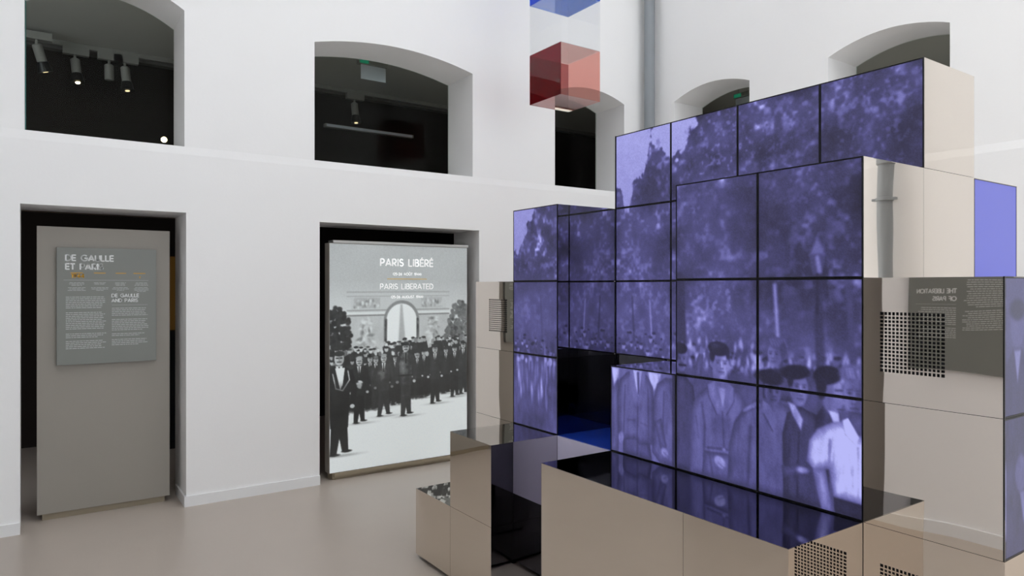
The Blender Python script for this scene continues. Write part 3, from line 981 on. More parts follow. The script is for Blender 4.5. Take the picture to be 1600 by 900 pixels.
    c.ell(4.38, 2.845, 0.155, 0.07, 0.10, 0.018, -0.12)
    c.ell(4.335, 2.92, 0.03, 0.07, 0.12, 0.015)
    c.poly([(4.31, 3.10), (4.38, 3.12), (4.46, 3.24), (4.44, 3.34), (4.36, 3.22)], 0.76, 0.015)
    fold([(4.42, 3.36), (4.40, 4.0)], 0.016, 0.14, 0.015)
    fold([(4.33, 3.4), (4.30, 4.0)], 0.02, 0.17, 0.02)
    c.body([(4.24, 3.70), (4.42, 3.64), (4.50, 3.68), (4.46, 3.76), (4.26, 3.82)], 0.34)
    c.ell(4.455, 3.70, 0.06, 0.028, 0.66, 0.02, -0.1)
    # beret and profile, dark jacket
    c.body([(4.56, 3.5), (4.58, 3.2), (4.66, 3.08), (4.80, 3.10), (4.84, 3.3), (4.76, 3.5)], 0.22)
    c.ell(4.745, 3.00, 0.095, 0.15, 0.60, 0.018)
    c.ell(4.70, 3.02, 0.05, 0.13, 0.40, 0.04, 0, 0.7)
    c.poly([(4.82, 2.98), (4.865, 3.045), (4.82, 3.06)], 0.62, 0.012)
    c.line([(4.77, 2.965), (4.83, 2.96)], 0.016, 0.20, 0.012)
    c.line([(4.79, 3.10), (4.84, 3.095)], 0.012, 0.25, 0.01)
    c.ell(4.69, 2.84, 0.135, 0.085, 0.09, 0.018, -0.12)
    c.ell(4.64, 2.93, 0.05, 0.10, 0.10, 0.018)
    c.poly([(4.70, 3.12), (4.80, 3.13), (4.81, 3.22), (4.76, 3.24)], 0.84, 0.012)
    # bright wavy hair, white blouse with collar and short sleeve
    face(4.945, 2.98, 0.105, 0.17, 0.56, -0.25)
    c.ell(4.93, 2.80, 0.13, 0.075, 0.44, 0.03, -0.1)
    for k in range(8):
        c.line([(4.84 + 0.025 * k, 2.76 + 0.03 * R.rand()), (4.86 + 0.025 * k, 2.84)], 0.014, 0.30 + 0.4 * R.rand(), 0.015)
    c.body([(4.88, 3.10), (5.04, 3.10), (5.04, 3.36), (4.90, 3.28)], 0.40)
    c.body([(4.50, 3.58), (4.52, 3.42), (4.60, 3.30), (4.74, 3.22), (4.86, 3.19), (4.96, 3.30), (5.1, 3.28), (5.1, 3.88), (4.75, 3.86),
            (4.71, 3.62), (4.56, 3.66)], 0.88)
    c.poly([(4.83, 3.19), (4.88, 3.16), (4.98, 3.31), (4.95, 3.38), (4.86, 3.30)], 0.98, 0.01)
    fold([(4.83, 3.20), (4.86, 3.31), (4.95, 3.38)], 0.012, 0.60, 0.012)
    fold([(4.72, 3.38), (4.71, 3.62)], 0.022, 0.58, 0.02)
    fold([(4.50, 3.60), (4.57, 3.66), (4.70, 3.63)], 0.016, 0.60, 0.012)
    fold([(4.97, 3.40), (4.97, 3.86)], 0.012, 0.66, 0.015)
    for k in range(9):
        u0 = 4.75 + 0.035 * k
        v0 = 3.40 + 0.2 * R.rand()
        fold([(u0, v0), (u0 + 0.06 * (R.rand() - 0.5), v0 + 0.18)], 0.012, 0.68, 0.025, 0.6)
    c.body([(4.555, 3.66), (4.68, 3.645), (4.71, 3.82), (4.735, 4.0), (4.64, 4.0), (4.59, 3.84)], 0.72)
    c.body([(4.75, 3.87), (5.1, 3.88), (5.1, 4.0), (4.76, 4.0)], 0.18)
    # ---- u 5..6: side screens of the right hand block (grey men, caption)
    side = (c.U > 5.02)
    c.put(side * np.clip((c.V - 1.9) / 0.05, 0, 1), 0.42 + 0.12 * (mid - 0.5))
    for cx, top in ((5.22, 2.35), (5.62, 2.2), (5.9, 2.4)):
        c.ell(cx, top, 0.12, 0.17, 0.55, 0.03)
        c.ell(cx, top - 0.12, 0.14, 0.08, 0.25, 0.03)
        c.poly([(cx - 0.25, 3.0), (cx - 0.22, top + 0.3), (cx - 0.08, top + 0.17), (cx + 0.08, top + 0.17), (cx + 0.22, top + 0.3), (cx + 0.25, 3.0)], 0.32, 0.03)
        c.poly([(cx - 0.06, top + 0.18), (cx + 0.06, top + 0.18), (cx, top + 0.42)], 0.75, 0.02)
    c.put(side * np.clip((c.V - 2.98) / 0.03, 0, 1), 0.33 + 0.1 * (mid - 0.5))
    for cx in (5.28, 5.7):
        c.ell(cx, 3.42, 0.10, 0.14, 0.55, 0.03)
        c.poly([(cx - 0.02, 3.56), (cx + 0.10, 3.56), (cx + 0.05, 3.80)], 0.72, 0.02)
    # soft focus and cloth folds
    def gauss(a_, sg):
        n_ = int(3 * sg) + 1
        k_ = np.exp(-0.5 * (np.arange(-n_, n_ + 1) / sg) ** 2)
        k_ /= k_.sum()
        a_ = np.apply_along_axis(lambda r_: np.convolve(np.pad(r_, n_, mode='edge'), k_, 'valid'), 0, a_)
        return np.apply_along_axis(lambda r_: np.convolve(np.pad(r_, n_, mode='edge'), k_, 'valid'), 1, a_)
    cloth = c.noise(0.10, 3, 0.6, 0.6, 1.8)
    people = np.clip((c.V - 2.6) / 0.3, 0, 1)
    c.a = c.a * (1 + people * 0.5 * (cloth - 0.5))
    c.a = gauss(c.a, 0.8)
    # grain
    c.a = (c.a - 0.34) * 1.16 + 0.355
    c.a = np.clip(c.a + 0.10 * (c.r.rand(*c.a.shape) - 0.5) + 0.05 * (fine - 0.5), 0, 1)
    return c


def draw_poster():
    c = Canvas(1.25, 1.87, 250, 21)
    R = c.r
    mid, fine, big = c.noise(0.12, 4), c.noise(0.035, 3), c.noise(0.5, 3)
    W, H = 1.25, 1.87
    u = lambda x: x * W
    v = lambda y: y * H
    c.a = 0.80 - 0.13 * np.clip((0.36 * H - c.V) / (0.20 * H), 0, 1) + 0.03 * (big - 0.5)
    c.put(np.clip((c.V - v(0.66)) / 0.06, 0, 1), 0.90 - 0.03 * (big - 0.5))
    # stone arch: attic, cornices, two piers, vault
    st = 0.70 + 0.12 * (mid - 0.5)
    c.poly([(u(.14), v(.215)), (u(.83), v(.215)), (u(.83), v(.6)), (u(.14), v(.6))], 0.72, 0.012, 0.85)
    m_ = (c.U > u(.12)) & (c.U < u(.85)) & (c.V > v(.30)) & (c.V < v(.6))
    c.put(m_ * 1.0, st)
    for yy, h_, val in ((.213, .006, .62), (.295, .005, .58), (.307, .010, .82), (.318, .005, .48), (.232, .004, .62)):
        c.line([(u(.115), v(yy)), (u(.855), v(yy))], v(h_), val, 0.006)
    for x0, x1 in ((.16, .34), (.64, .80)):
        c.poly([(u(x0), v(.238)), (u(x1), v(.238)), (u(x1), v(.285)), (u(x0), v(.285))], 0.66, 0.008)
        for k in range(40):
            c.ell(u(x0 + (x1 - x0) * R.rand()), v(.245 + .034 * R.rand()), 0.009, 0.014, 0.52 + 0.3 * R.rand(), 0.012)
    for x0, x1 in ((.18, .30), (.67, .79)):
        for k in range(70):
            t_ = R.rand()
            c.ell(u(x0 + (x1 - x0) * (0.5 + (R.rand() - .5) * (0.4 + 0.6 * t_))), v(.335 + .13 * t_), 0.010, 0.022, 0.50 + 0.34 * R.rand(), 0.014, R.rand() * 3)
    # vault opening
    arc = [(u(.605), v(.6))] + [(u(.495) + u(.11) * math.cos(a), v(.345) - v(.078) * math.sin(a)) for a in np.linspace(0, math.pi, 16)] + [(u(.385), v(.6))]
    arc2 = [(u(.625), v(.6))] + [(u(.495) + u(.13) * math.cos(a), v(.345) - v(.094) * math.sin(a)) for a in np.linspace(0, math.pi, 16)] + [(u(.365), v(.6))]
    c.poly(arc2, 0.54, 0.008)
    c.poly(arc, 0.90, 0.008)
    c.poly([(u(.485), v(.27)), (u(.50), v(.27)), (u(.53), v(.5)), (u(.465), v(.5))], 0.66, 0.015)
    c.line([(u(.382), v(.34)), (u(.378), v(.5))], 0.02, 0.30, 0.01)
    c.line([(u(.612), v(.34)), (u(.612), v(.5))], 0.02, 0.34, 0.01)
    # trees
    for (cx, cy, rx, ry, val, n_) in ((.04, .40, .10, .12, .13, 230), (.94, .38, .09, .12, .42, 180), (.88, .43, .06, .05, .36, 80)):
        for k in range(n_):
            a, r_ = 6.283 * R.rand(), R.rand() ** .55
            c.ell(u(cx + rx * r_ * math.cos(a)), v(cy + ry * r_ * math.sin(a)), .018, .018, val + .16 * (R.rand() - .4), .012)
    # mass of the crowd
    c.put(np.clip((c.V - v(.475) - 0.06 * (mid - .5)) / .02, 0, 1) * np.clip((v(.765) + 0.06 * (fine - .5) - c.V - 0.14 * (c.U / W)) / .03, 0, 1), 0.12 + 0.10 * (mid - .5))
    # vehicle and people on it at the left
    c.poly([(u(.07), v(.468)), (u(.38), v(.468)), (u(.38), v(.50)), (u(.07), v(.50))], 0.20, .01)
    for k in range(230):
        x = R.rand()
        y = .445 + .075 * R.rand() ** 1.3 + (.02 if x < .35 else 0) - (.012 if .5 < x else 0)
        s = .011 + .007 * R.rand()
        c.poly([(u(x) - 2.3 * s, v(y) + 6 * s), (u(x) - 1.9 * s, v(y) + 1.6 * s), (u(x) + 1.9 * s, v(y) + 1.6 * s), (u(x) + 2.3 * s, v(y) + 6 * s)], .10 + .16 * R.rand(), .006, .9)
        c.ell(u(x), v(y), s, s * 1.35, .45 + .35 * R.rand(), .006)
        if R.rand() < .6:
            c.ell(u(x), v(y) - s * .9, s * 1.1, s * .55, .12 + .2 * (R.rand() < .2), .005)

    def man(x, yh, yf, coat, skin=.72, hat=None, hair=.15, shirt=.85, w=1.0, step=.5, tail=False, trousers=None, sway=0.0):
        """walking man, head centre yh, feet yf (fractions of the height)"""
        h_ = v(yf) - v(yh)
        hw = h_ * .150 * w
        X, Y = u(x), v(yh)
        tr = coat * .85 if trousers is None else trousers
        hip = Y + h_ * .50
        for sgn in (-1, 1):
            fx = X + sgn * hw * step
            c.poly([(X + sgn * hw * .05 - hw * .48, hip), (X + sgn * hw * .05 + hw * .48, hip), (fx + hw * .22, v(yf) - h_ * .03 * (sgn > 0)), (fx - hw * .22, v(yf) - h_ * .03 * (sgn > 0))], tr * (1 if sgn < 0 else .8), .006)
            c.ell(fx + hw * .1, v(yf) - h_ * .03 * (sgn > 0), hw * .36, h_ * .014, .06, .006)
            c.ell(fx + hw * .3, v(yf) + h_ * .012, hw * .7, h_ * .010, .45, .02, 0, .5)
        low = hip + h_ * (.22 if tail else .06)
        c.poly([(X - hw * .62, low), (X - hw * .78, Y + h_ * .20), (X - hw * .9, Y + h_ * .13), (X - hw * .25, Y + h_ * .075), (X + hw * .25, Y + h_ * .075),
                (X + hw * .9, Y + h_ * .13), (X + hw * .78, Y + h_ * .20), (X + hw * .62, low)], coat, .007)
        c.ell(X - hw * .3, Y + h_ * .3, hw * .35, h_ * .18, coat * 1.7 + .03, .05, 0, .6)
        for sgn in (-1, 1):
            el = (X + sgn * hw * (1.05 + sway), Y + h_ * .33)
            ha = (X + sgn * hw * (.92 + sway * .6), Y + h_ * .49)
            c.line([(X + sgn * hw * .78, Y + h_ * .15), el, ha], hw * .40, coat * .9, .007)
            c.ell(ha[0], ha[1] + h_ * .015, hw * .17, h_ * .022, skin, .006)
        c.poly([(X - hw * .24, Y + h_ * .075), (X + hw * .24, Y + h_ * .075), (X, Y + h_ * .25)], shirt, .006)
        c.line([(X, Y + h_ * .09), (X, Y + h_ * .23)], hw * .12, .10, .005)
        r_ = h_ * .064
        c.ell(X, Y, r_ * .80, r_ * 1.1, skin, .006)
        c.ell(X + r_ * .35, Y + r_ * .1, r_ * .4, r_ * .9, skin * .72, .02, 0, .5)
        c.ell(X, Y - r_ * .85, r_ * .85, r_ * .45, hair if hat is None else hat, .006)
        c.line([(X - r_ * .45, Y - r_ * .12), (X + r_ * .45, Y - r_ * .12)], r_ * .2, .22, .006)
        c.line([(X, Y - r_ * .1), (X, Y + r_ * .28)], r_ * .16, skin * .75, .006)
        c.line([(X - r_ * .3, Y + r_ * .52), (X + r_ * .3, Y + r_ * .52)], r_ * .17, .25, .006)
        if hat is not None:
            c.line([(X - r_ * 1.0, Y - r_ * .5), (X + r_ * 1.05, Y - r_ * .5)], r_ * .22, hat * .6, .006)

    for (x, yh, yf, coat, hat) in ((.27, .515, .74, .11, None), (.90, .49, .72, .10, .15), (.83, .495, .70, .13, .2), (.66, .50, .71, .12, .14),
                                   (.61, .515, .70, .15, .6), (.97, .475, .71, .16, None), (.45, .52, .73, .13, None), (.31, .52, .74, .20, .4)):
        man(x, yh, yf, coat, hat=hat, step=.4)
    man(.195, .522, .795, .10, hair=.65, step=.4)
    for k in range(5):
        c.ell(u(.185 + .03 * R.rand()), v(.60 + .06 * R.rand()), .022, .012, .86, .008, R.rand())
    man(.365, .515, .775, .24, hair=.6, step=.55, sway=.15)
    man(.745, .487, .742, .16, hair=.2, step=.4)
    man(.525, .47, .785, .27, hat=.22, shirt=.42, step=.35, w=.95, trousers=.25)
    c.line([(u(.475), v(.60)), (u(.575), v(.60))], .016, .12, .006)
    man(.062, .505, .925, .05, hair=.2, step=.42, tail=True, w=1.0, trousers=.06)
    c.poly([(u(.035), v(.545)), (u(.10), v(.545)), (u(.085), v(.62)), (u(.068), v(.64))], .88, .006)
    c.line([(u(.02), v(.57)), (u(.04), v(.635)), (u(.085), v(.645)), (u(.13), v(.60)), (u(.12), v(.56))], .010, .72, .006)
    c.put(np.clip((c.V - v(.60)) / .05, 0, 1) * np.clip((v(.665) - c.V) / .03, 0, 1) * (c.U < u(.55)), .12, .35)
    dark = c.a < .45
    c.a = np.where(dark, c.a * (0.7 + 0.8 * fine), c.a)
    c.a = np.clip(c.a + .05 * (R.rand(*c.a.shape) - .5), 0.02, 1)
    return c


FILM = draw_film()
POSTER = draw_poster()
PAL_X = [0.0, 0.18, 0.40, 0.62, 0.82, 1.0]
PAL = [[s2l(q_[k]) for q_ in ((20, 18, 32), (46, 44, 74), (74, 72, 122), (100, 98, 160), (132, 131, 196), (174, 175, 236))] for k in range(3)]


def film_colour(val):
    return np.stack([np.interp(val, PAL_X, PAL[k]) for k in range(3)], -1)


def side_colour(val):  # oblique dimming of the screen's light put into the picture colours
    return film_colour(val) * 0.55 + np.array([s2l(108), s2l(110), s2l(124)]) * (0.25 + 0.5 * val[..., None]) * 0.6


def poster_colour(val):
    lo = np.array([s2l(22), s2l(24), s2l(24)])
    hi = np.array([s2l(226), s2l(233), s2l(234)])
    g = np.interp(val, [0, 0.3, 0.5, 0.68, 0.8, 1], [0, 0.035, 0.17, 0.50, 0.72, 1])
    return lo + (hi - lo) * g[..., None]


def picture_mesh(name, mat, parent, P0, eu, ev, nu, nv, canvas, u0, u1, v0, v1, colour):
    """flat picture with one colour per vertex; P0 world point of the upper left corner, eu/ev full edge vectors"""
    org = wloc(parent)
    s = np.linspace(0, 1, nu)
    t_ = np.linspace(0, 1, nv)
    S, T = np.meshgrid(s, t_)
    P = np.array(P0)[None, None, :] + S[..., None] * np.array(eu) + T[..., None] * np.array(ev) - np.array(org)
    idx = np.arange(nu * nv).reshape(nv, nu)
    f = np.stack([idx[:-1, :-1], idx[1:, :-1], idx[1:, 1:], idx[:-1, 1:]], -1).reshape(-1, 4)
    me = bpy.data.meshes.new(name)
    nf = len(f)
    me.vertices.add(nu * nv)
    me.vertices.foreach_set('co', P.reshape(-1).astype(np.float32))
    me.loops.add(nf * 4)
    me.loops.foreach_set('vertex_index', f.reshape(-1).astype(np.int32))
    me.polygons.add(nf)
    me.polygons.foreach_set('loop_start', (np.arange(nf) * 4).astype(np.int32))
    me.update(calc_edges=True)
    at = me.attributes.new('picture', 'FLOAT_COLOR', 'POINT')
    colr = colour(canvas.sample(u0 + (u1 - u0) * S, v0 + (v1 - v0) * T))
    rgba = np.concatenate([colr, np.ones(colr.shape[:2] + (1,))], -1)
    at.data.foreach_set('color', rgba.reshape(-1).astype(np.float32))
    me.materials.append(mat)
    o = bpy.data.objects.new(name, me)
    COL.objects.link(o)
    o.parent = parent
    return o


# ------------------------------------------------------------------ poster light box in the wide doorway
t = empty('poster_panel', (2.62, 5.53, 0), 'large black and white photo panel headed PARIS LIBERE in the wide doorway', 'poster')
QX0, QX1, QZ0, QZ1, QY = 1.965, 3.262, 0.055, 1.925, 5.46
MB().box(QX0, QX1, QY, QY + 0.10, QZ0, QZ1).build('case', M['panel'], t, bevel=0.002)
picture_mesh('picture', M['poster'], t, (QX0 + 0.004, QY - 0.0015, QZ1 - 0.004), (QX1 - QX0 - 0.008, 0, 0), (0, 0, -(QZ1 - QZ0 - 0.008)),
             260, 390, POSTER, 0, 1.25, 0, 1.87, poster_colour)
MB().box(QX0 + 0.03, QX1 + 0.004, QY - 0.012, QY + 0.10, QZ1 + 0.0005, QZ1 + 0.022).build('top_rail', M['alu'], t)
MB().box(QX0 + 0.03, QX1, QY + 0.01, QY + 0.12, 0.0, QZ0 - 0.0005).build('plinth', M['plinth'], t)
MB().box(QX0 + 0.04, QX1 + 0.004, QY - 0.014, QY + 0.01, QZ0 - 0.03, QZ0 - 0.0005).build('bottom_rail', M['plinth'], t)
frp = frame_left(QX0, QZ0, QY - 0.0025)
PW, PH = QX1 - QX0, QZ1 - QZ0


def centred(txt, h, vv, sw=0.17, gap=0.24):
    w_ = text_quads(txt, h, sw, gap)[1]
    return words(txt, h, sw, gap, 0.535 * PW - w_ / 2, vv)


print_lines('title_lettering', centred('PARIS LIB\u00c9R\u00c9', 0.057, PH * 0.905, 0.19, 0.26), M['inkglow'], t, frp)
print_lines('date_lettering', centred('(25-26 AO\u00dbT 1944)', 0.021, PH * 0.862, 0.2, 0.24), M['inkglow'], t, frp)
print_quads('rule', [[(0.39 * PW, PH * 0.843), (0.68 * PW, PH * 0.843), (0.68 * PW, PH * 0.8475), (0.39 * PW, PH * 0.8475)]], M['palegold'], t, frp)
print_lines('subtitle_lettering', centred('PARIS LIBERATED', 0.044, PH * 0.799, 0.15, 0.24), M['inkglow'], t, frp)
print_lines('date_lettering', centred('(25-26 AUGUST 1944)', 0.021, PH * 0.757, 0.2, 0.24), M['inkglow'], t, frp)

# ------------------------------------------------------------------ the mirrored blocks and screens, on a grid of cube modules
X0, Y0, SX, SY, SZ = 1.827, 1.2204, 0.4085, 0.4031, 0.400
gx = lambda i: X0 + SX * i
gy = lambda j: Y0 + SY * j
gz = lambda k: SZ * k


def cells(i0, i1, j0, j1, k0, k1):
    return {(i, j, k) for i in range(i0, i1) for j in range(j0, j1) for k in range(k0, k1)}


BLOCKS = {}
BLOCKS['bench'] = cells(0, 1, 0, 3, 0, 2)
BLOCKS['tall'] = cells(0, 1, 4, 5, 0, 2)
BLOCKS['low'] = cells(0, 1, 5, 6, 0, 1)
BLOCKS['niche'] = cells(1, 2, 3, 4, 0, 2)
BLOCKS['speaker'] = cells(1, 2, 5, 6, 0, 4)
BLOCKS['column'] = cells(1, 2, 4, 5, 0, 5)
BLOCKS['front'] = cells(1, 2, 0, 3, 0, 3) | cells(1, 2, 0, 2, 3, 5)
BLOCKS['rear'] = cells(2, 3, 0, 4, 0, 6)
BLOCKS['back'] = cells(3, 4, 0, 4, 0, 4)
BLOCKS['bluecube'] = cells(3, 4, 0, 1, 4, 5)
BLOCKS['right'] = cells(1, 4, -1, 0, 0, 4)
OCC = set()
for b_ in BLOCKS.values():
    OCC |= b_
DIRS = {'-x': (-1, 0, 0), '+x': (1, 0, 0), '-y': (0, -1, 0), '+y': (0, 1, 0), '+z': (0, 0, 1)}
PT, PM, SEAM, EPS, TOE = 0.004, 0.0016, 0.0007, 0.0008, 0.022


def face_rect(cl, d):
    """ranges of a merged group of cells, on face d"""
    i0, i1 = min(c_[0] for c_ in cl), max(c_[0] for c_ in cl) + 1
    j0, j1 = min(c_[1] for c_ in cl), max(c_[1] for c_ in cl) + 1
    k0, k1 = min(c_[2] for c_ in cl), max(c_[2] for c_ in cl) + 1
    x0, x1, y0, y1, z0, z1 = gx(i0), gx(i1), gy(j0), gy(j1), gz(k0), gz(k1)
    if k0 == 0:
        z0 += TOE
    return x0, x1, y0, y1, z0, z1


def slab_on(d, r, thick, inset, out=EPS, xin=0.0):
    x0, x1, y0, y1, z0, z1 = r
    if d in ('-y', '+y', '+z'):
        x0 += xin
    i_ = inset
    if d == '-x':
        return (x0 + out, x0 + out + thick, y0 + i_, y1 - i_, z0 + i_, z1 - i_)
    if d == '+x':
        return (x1 - out - thick, x1 - out, y0 + i_, y1 - i_, z0 + i_, z1 - i_)
    if d == '-y':
        return (x0 + i_, x1 - i_, y0 + out, y0 + out + thick, z0 + i_, z1 - i_)
    if d == '+y':
        return (x0 + i_, x1 - i_, y1 - out - thick, y1 - out, z0 + i_, z1 - i_)
    return (x0 + i_, x1 - i_, y0 + i_, y1 - i_, z1 - out - thick, z1 - out)


def add_screen(root, d, r, win):
    """bezel frame with the picture behind it; win = (u0, u1, v0, v1) on the film canvas, or None for the plain blue one"""
    x0, x1, y0, y1, z0, z1 = r
    bw = 0.0048
    sc = MB()
    if d == '-x':
        a0, a1, A0, A1 = y0 + SEAM, y1 - SEAM, x0 + EPS, x0 + EPS + PT
        sc.box(A0 + 0.002, A1, a0, a1, z0, z1)
    else:
        a0, a1, A0, A1 = x0 + SEAM, x1 - SEAM, y0 + EPS, y0 + EPS + PT
        sc.box(a0, a1, A0 + 0.002, A1, z0, z1)
    z0 += SEAM
    z1 -= SEAM
    s_ = sc.build('screen', M['core'], root)
    bz = MB()
    for (b0, b1, c0, c1) in ((a0, a1, z0, z0 + bw), (a0, a1, z1 - bw, z1), (a0, a0 + bw, z0 + bw, z1 - bw), (a1 - bw, a1, z0 + bw, z1 - bw)):
        if d == '-x':
            bz.box(A0, A0 + 0.002, b0, b1, c0, c1)
        else:
            bz.box(b0, b1, A0, A0 + 0.002, c0, c1)
    bz.build('bezel', M['bezel'], s_)
    if win is None:
        MB().box(a0 + bw, a1 - bw, A0 + 0.001, A0 + 0.002, z0 + bw, z1 - bw).build('display', M['bluescreen'], s_)
        return
    u0, u1, v0, v1 = win
    if d == '-x':     # left edge of the picture at larger y
        picture_mesh('display', M['screen'], s_, (A0 + 0.0014, a1 - bw, z1 - bw), (0, -(a1 - a0 - 2 * bw), 0), (0, 0, -(z1 - z0 - 2 * bw)), 146, 146, FILM, u0, u1, v0, v1, film_colour)
    else:             # left edge at smaller x
        picture_mesh('display', M['screen'], s_, (a0 + bw, A0 + 0.0014, z1 - bw), (a1 - a0 - 2 * bw, 0, 0), (0, 0, -(z1 - z0 - 2 * bw)), 146, 146, FILM, u0, u1, v0, v1, side_colour)


def grille_panel(root, r, y0g, y1g, z0g, z1g, mat):
    """mirror panel facing -x with a field of square holes"""
    x0, x1, y0, y1, z0, z1 = slab_on('-x', r, PM, SEAM)
    p = MB()
    p.box(x0, x1, y0, y0g, z0, z1).box(x0, x1, y1g, y1, z0, z1).box(x0, x1, y0g, y1g, z0, z0g).box(x0, x1, y0g, y1g, z1g, z1)
    panel = p.build('mirror_panel', mat, root)
    n = 16
    py, pz = (y1g - y0g) / n, (z1g - z0g) / n
    wy, wz = py * 0.36, pz * 0.36
    g = MB()
    for k in range(n - 1):
        yb = y0g + py * (k + 1)
        g.box(x0, x0 + 0.0012, yb - wy / 2, yb + wy / 2, z0g, z1g)
    for m_ in range(n - 1):
        zb = z0g + pz * (m_ + 1)
        for k in range(n):
            a = y0g + py * k + (wy / 2 if k else 0)
            b = y0g + py * (k + 1) - (wy / 2 if k < n - 1 else 0)
            g.box(x0, x0 + 0.0012, a, b, zb - wz / 2, zb + wz / 2)
    gr = g.build('grille', mat, panel)
    return gr


def block(key, name, label, cat, screens={}, mats={}, merge=[], grilles={}):
    cl = BLOCKS[key]
    r = face_rect(cl, None)
    root = empty(name, ((r[0] + r[1]) / 2, (r[2] + r[3]) / 2, gz(min(c_[2] for c_ in cl))), label, cat)
    core = MB()
    ins = EPS + PT + 0.0005
    for (i, j, k) in sorted(cl):
        lo = [gx(i), gy(j), gz(k)]
        hi = [gx(i + 1), gy(j + 1), gz(k + 1)]
        for a, (dm, dp) in enumerate((((-1, 0, 0), (1, 0, 0)), ((0, -1, 0), (0, 1, 0)), ((0, 0, -1), (0, 0, 1)))):
            nb = (i + dm[0], j + dm[1], k + dm[2])
            if nb not in cl:
                lo[a] += (0 if (k == 0 and a == 2) else ins if nb not in OCC else EPS)
            nb = (i + dp[0], j + dp[1], k + dp[2])
            if nb not in cl:
                hi[a] -= ins if nb not in OCC else EPS
        if k == 0:
            core.box(lo[0], hi[0], lo[1], hi[1], TOE, hi[2])
            t0 = [lo[0], lo[1]]
            t1 = [hi[0], hi[1]]
            for a, (dm, dp) in enumerate((((-1, 0), (1, 0)), ((0, -1), (0, 1)))):
                if (i + dm[0], j + dm[1], 0) not in OCC:
                    t0[a] += 0.03
                if (i + dp[0], j + dp[1], 0) not in OCC:
                    t1[a] -= 0.03
            core.box(t0[0], t1[0], t0[1], t1[1], 0, TOE)
        else:
            core.box(lo[0], hi[0], lo[1], hi[1], lo[2], hi[2])
    core.build('frame', M['core'], root)
    done = set()
    groups = []
    for (d, group) in merge:
        groups.append((d, group))
        done |= {(d, c_) for c_ in group}
    for c_ in sorted(cl):
        for d, dv in DIRS.items():
            nb = (c_[0] + dv[0], c_[1] + dv[1], c_[2] + dv[2])
            if nb in OCC or (d, c_) in done:
                continue
            groups.append((d, {c_}))
    for d, group in groups:
        rr = face_rect(group, d)
        one = sorted(group)[0]
        if len(group) == 1 and (d, one) in screens:
            add_screen(root, d, rr, screens[(d, one)])
            continue
        mt = mats.get((d, one), mats.get(d, M['mirror']))
        if (d, one) in grilles:
            grille_panel(root, rr, *grilles[(d, one)], mt)
            continue
        MB().box(*slab_on(d, rr, PM, SEAM, EPS, 0.005 if any(('-x', c_) in screens for c_ in group) else 0.0)).build('mirror_panel', mt, root)
    return root


def film_win(j, k):
    return (4 - j, 5 - j, 5 - k, 6 - k)


block('bench', 'mirror_bench', 'long low polished steel bench block with mirror top darkened like a faded reflection below the video screens', 'bench',
      mats={'+z': M['dimmirror'], '+y': M['dimmirror']},
      merge=[('-x', cells(0, 1, 1, 3, 0, 2)), ('-x', cells(0, 1, 0, 1, 0, 2)), ('+z', cells(0, 1, 0, 3, 1, 2))])
block('tall', 'mirror_block', 'polished steel block two modules high, between the bench and the lowest steel cube', 'block',
      mats={'+z': M['mirrortop'], '-y': M['mirrordark']})
block('low', 'mirror_block', 'lowest polished steel cube on the floor, at the end of the row of blocks', 'block')
block('niche', 'mirror_block', 'low mirrored block with top painted as a deep blue reflection, in the dark gap between the screens', 'block',
      mats={'+z': M['bluereflect'], ('-x', (1, 3, 1)): M['frost'], ('-x', (1, 3, 0)): M['dimmirror']})
block('speaker', 'mirror_block', 'polished steel block with square speaker grille beside the narrow screen column and the photo panel', 'block',
      grilles={('-x', (1, 5, 3)): (3.298, 3.489, 1.306, 1.497)})
block('column', 'screen_column', 'narrow column of three stacked video screens with mirrored side', 'video wall',
      screens={('-x', (1, 4, k)): film_win(4, k) for k in (2, 3, 4)},
      mats={('-y', (1, 4, 2)): M['dimmirror'], '-y': M['mirrordark'], '+z': M['mirrortop']})
block('front', 'video_wall', 'stepped front wall of seven video screens showing onlookers, rising behind the steel bench', 'video wall',
      screens={('-x', (1, j, k)): film_win(j, k) for j, k in ((0, 2), (1, 2), (2, 2), (0, 3), (1, 3), (0, 4), (1, 4))},
      mats={('+y', (1, 2, 2)): M['dimmirror'], ('+z', (1, 2, 2)): M['mirrordark']})
rear = block('rear', 'video_wall', 'tallest rear wall of video screens showing treetops and sky, mirrored side', 'video wall',
      screens={('-x', (2, j, k)): film_win(j, k) for j, k in ((0, 5), (1, 5), (2, 5), (3, 5), (2, 4), (3, 4), (2, 3), (3, 3))},
      mats={('-x', (2, 3, 2)): M['dimmirror']})
MB().box(gx(2) - 0.003, gx(2) + 0.0045, gy(4) - 0.0034, gy(4) + 0.0006, gz(2) + 0.002, gz(6)).build('corner_trim', M['bezel'], rear)
block('back', 'mirror_block', 'broad polished steel block behind the tallest screens, carrying the blue screen cube', 'block')
block('bluecube', 'screen_cube', 'single steel cube with a plain blue screen behind the tallest screens', 'screen',
      screens={('-y', (3, 0, 4)): None})
block('right', 'mirror_block', 'tall polished steel block with two square speaker grilles and film greyed for a slanted view on its side', 'block',
      screens={('-y', (i, -1, k)): ({1: 5.0, 2: 3.0, 3: 4.0}[i], {1: 6.0, 2: 4.0, 3: 5.0}[i], 5 - k, 6 - k) for i in (1, 2, 3) for k in (2, 3)},
      grilles={('-x', (1, -1, 3)): (0.973, 1.165, 1.299, 1.490), ('-x', (1, -1, 1)): (0.973, 1.165, 0.492, 0.683)})


# ------------------------------------------------------------------ hanging acrylic cubes
HX, HY, HZ, HS = 3.305, 4.147, 3.037, 0.40


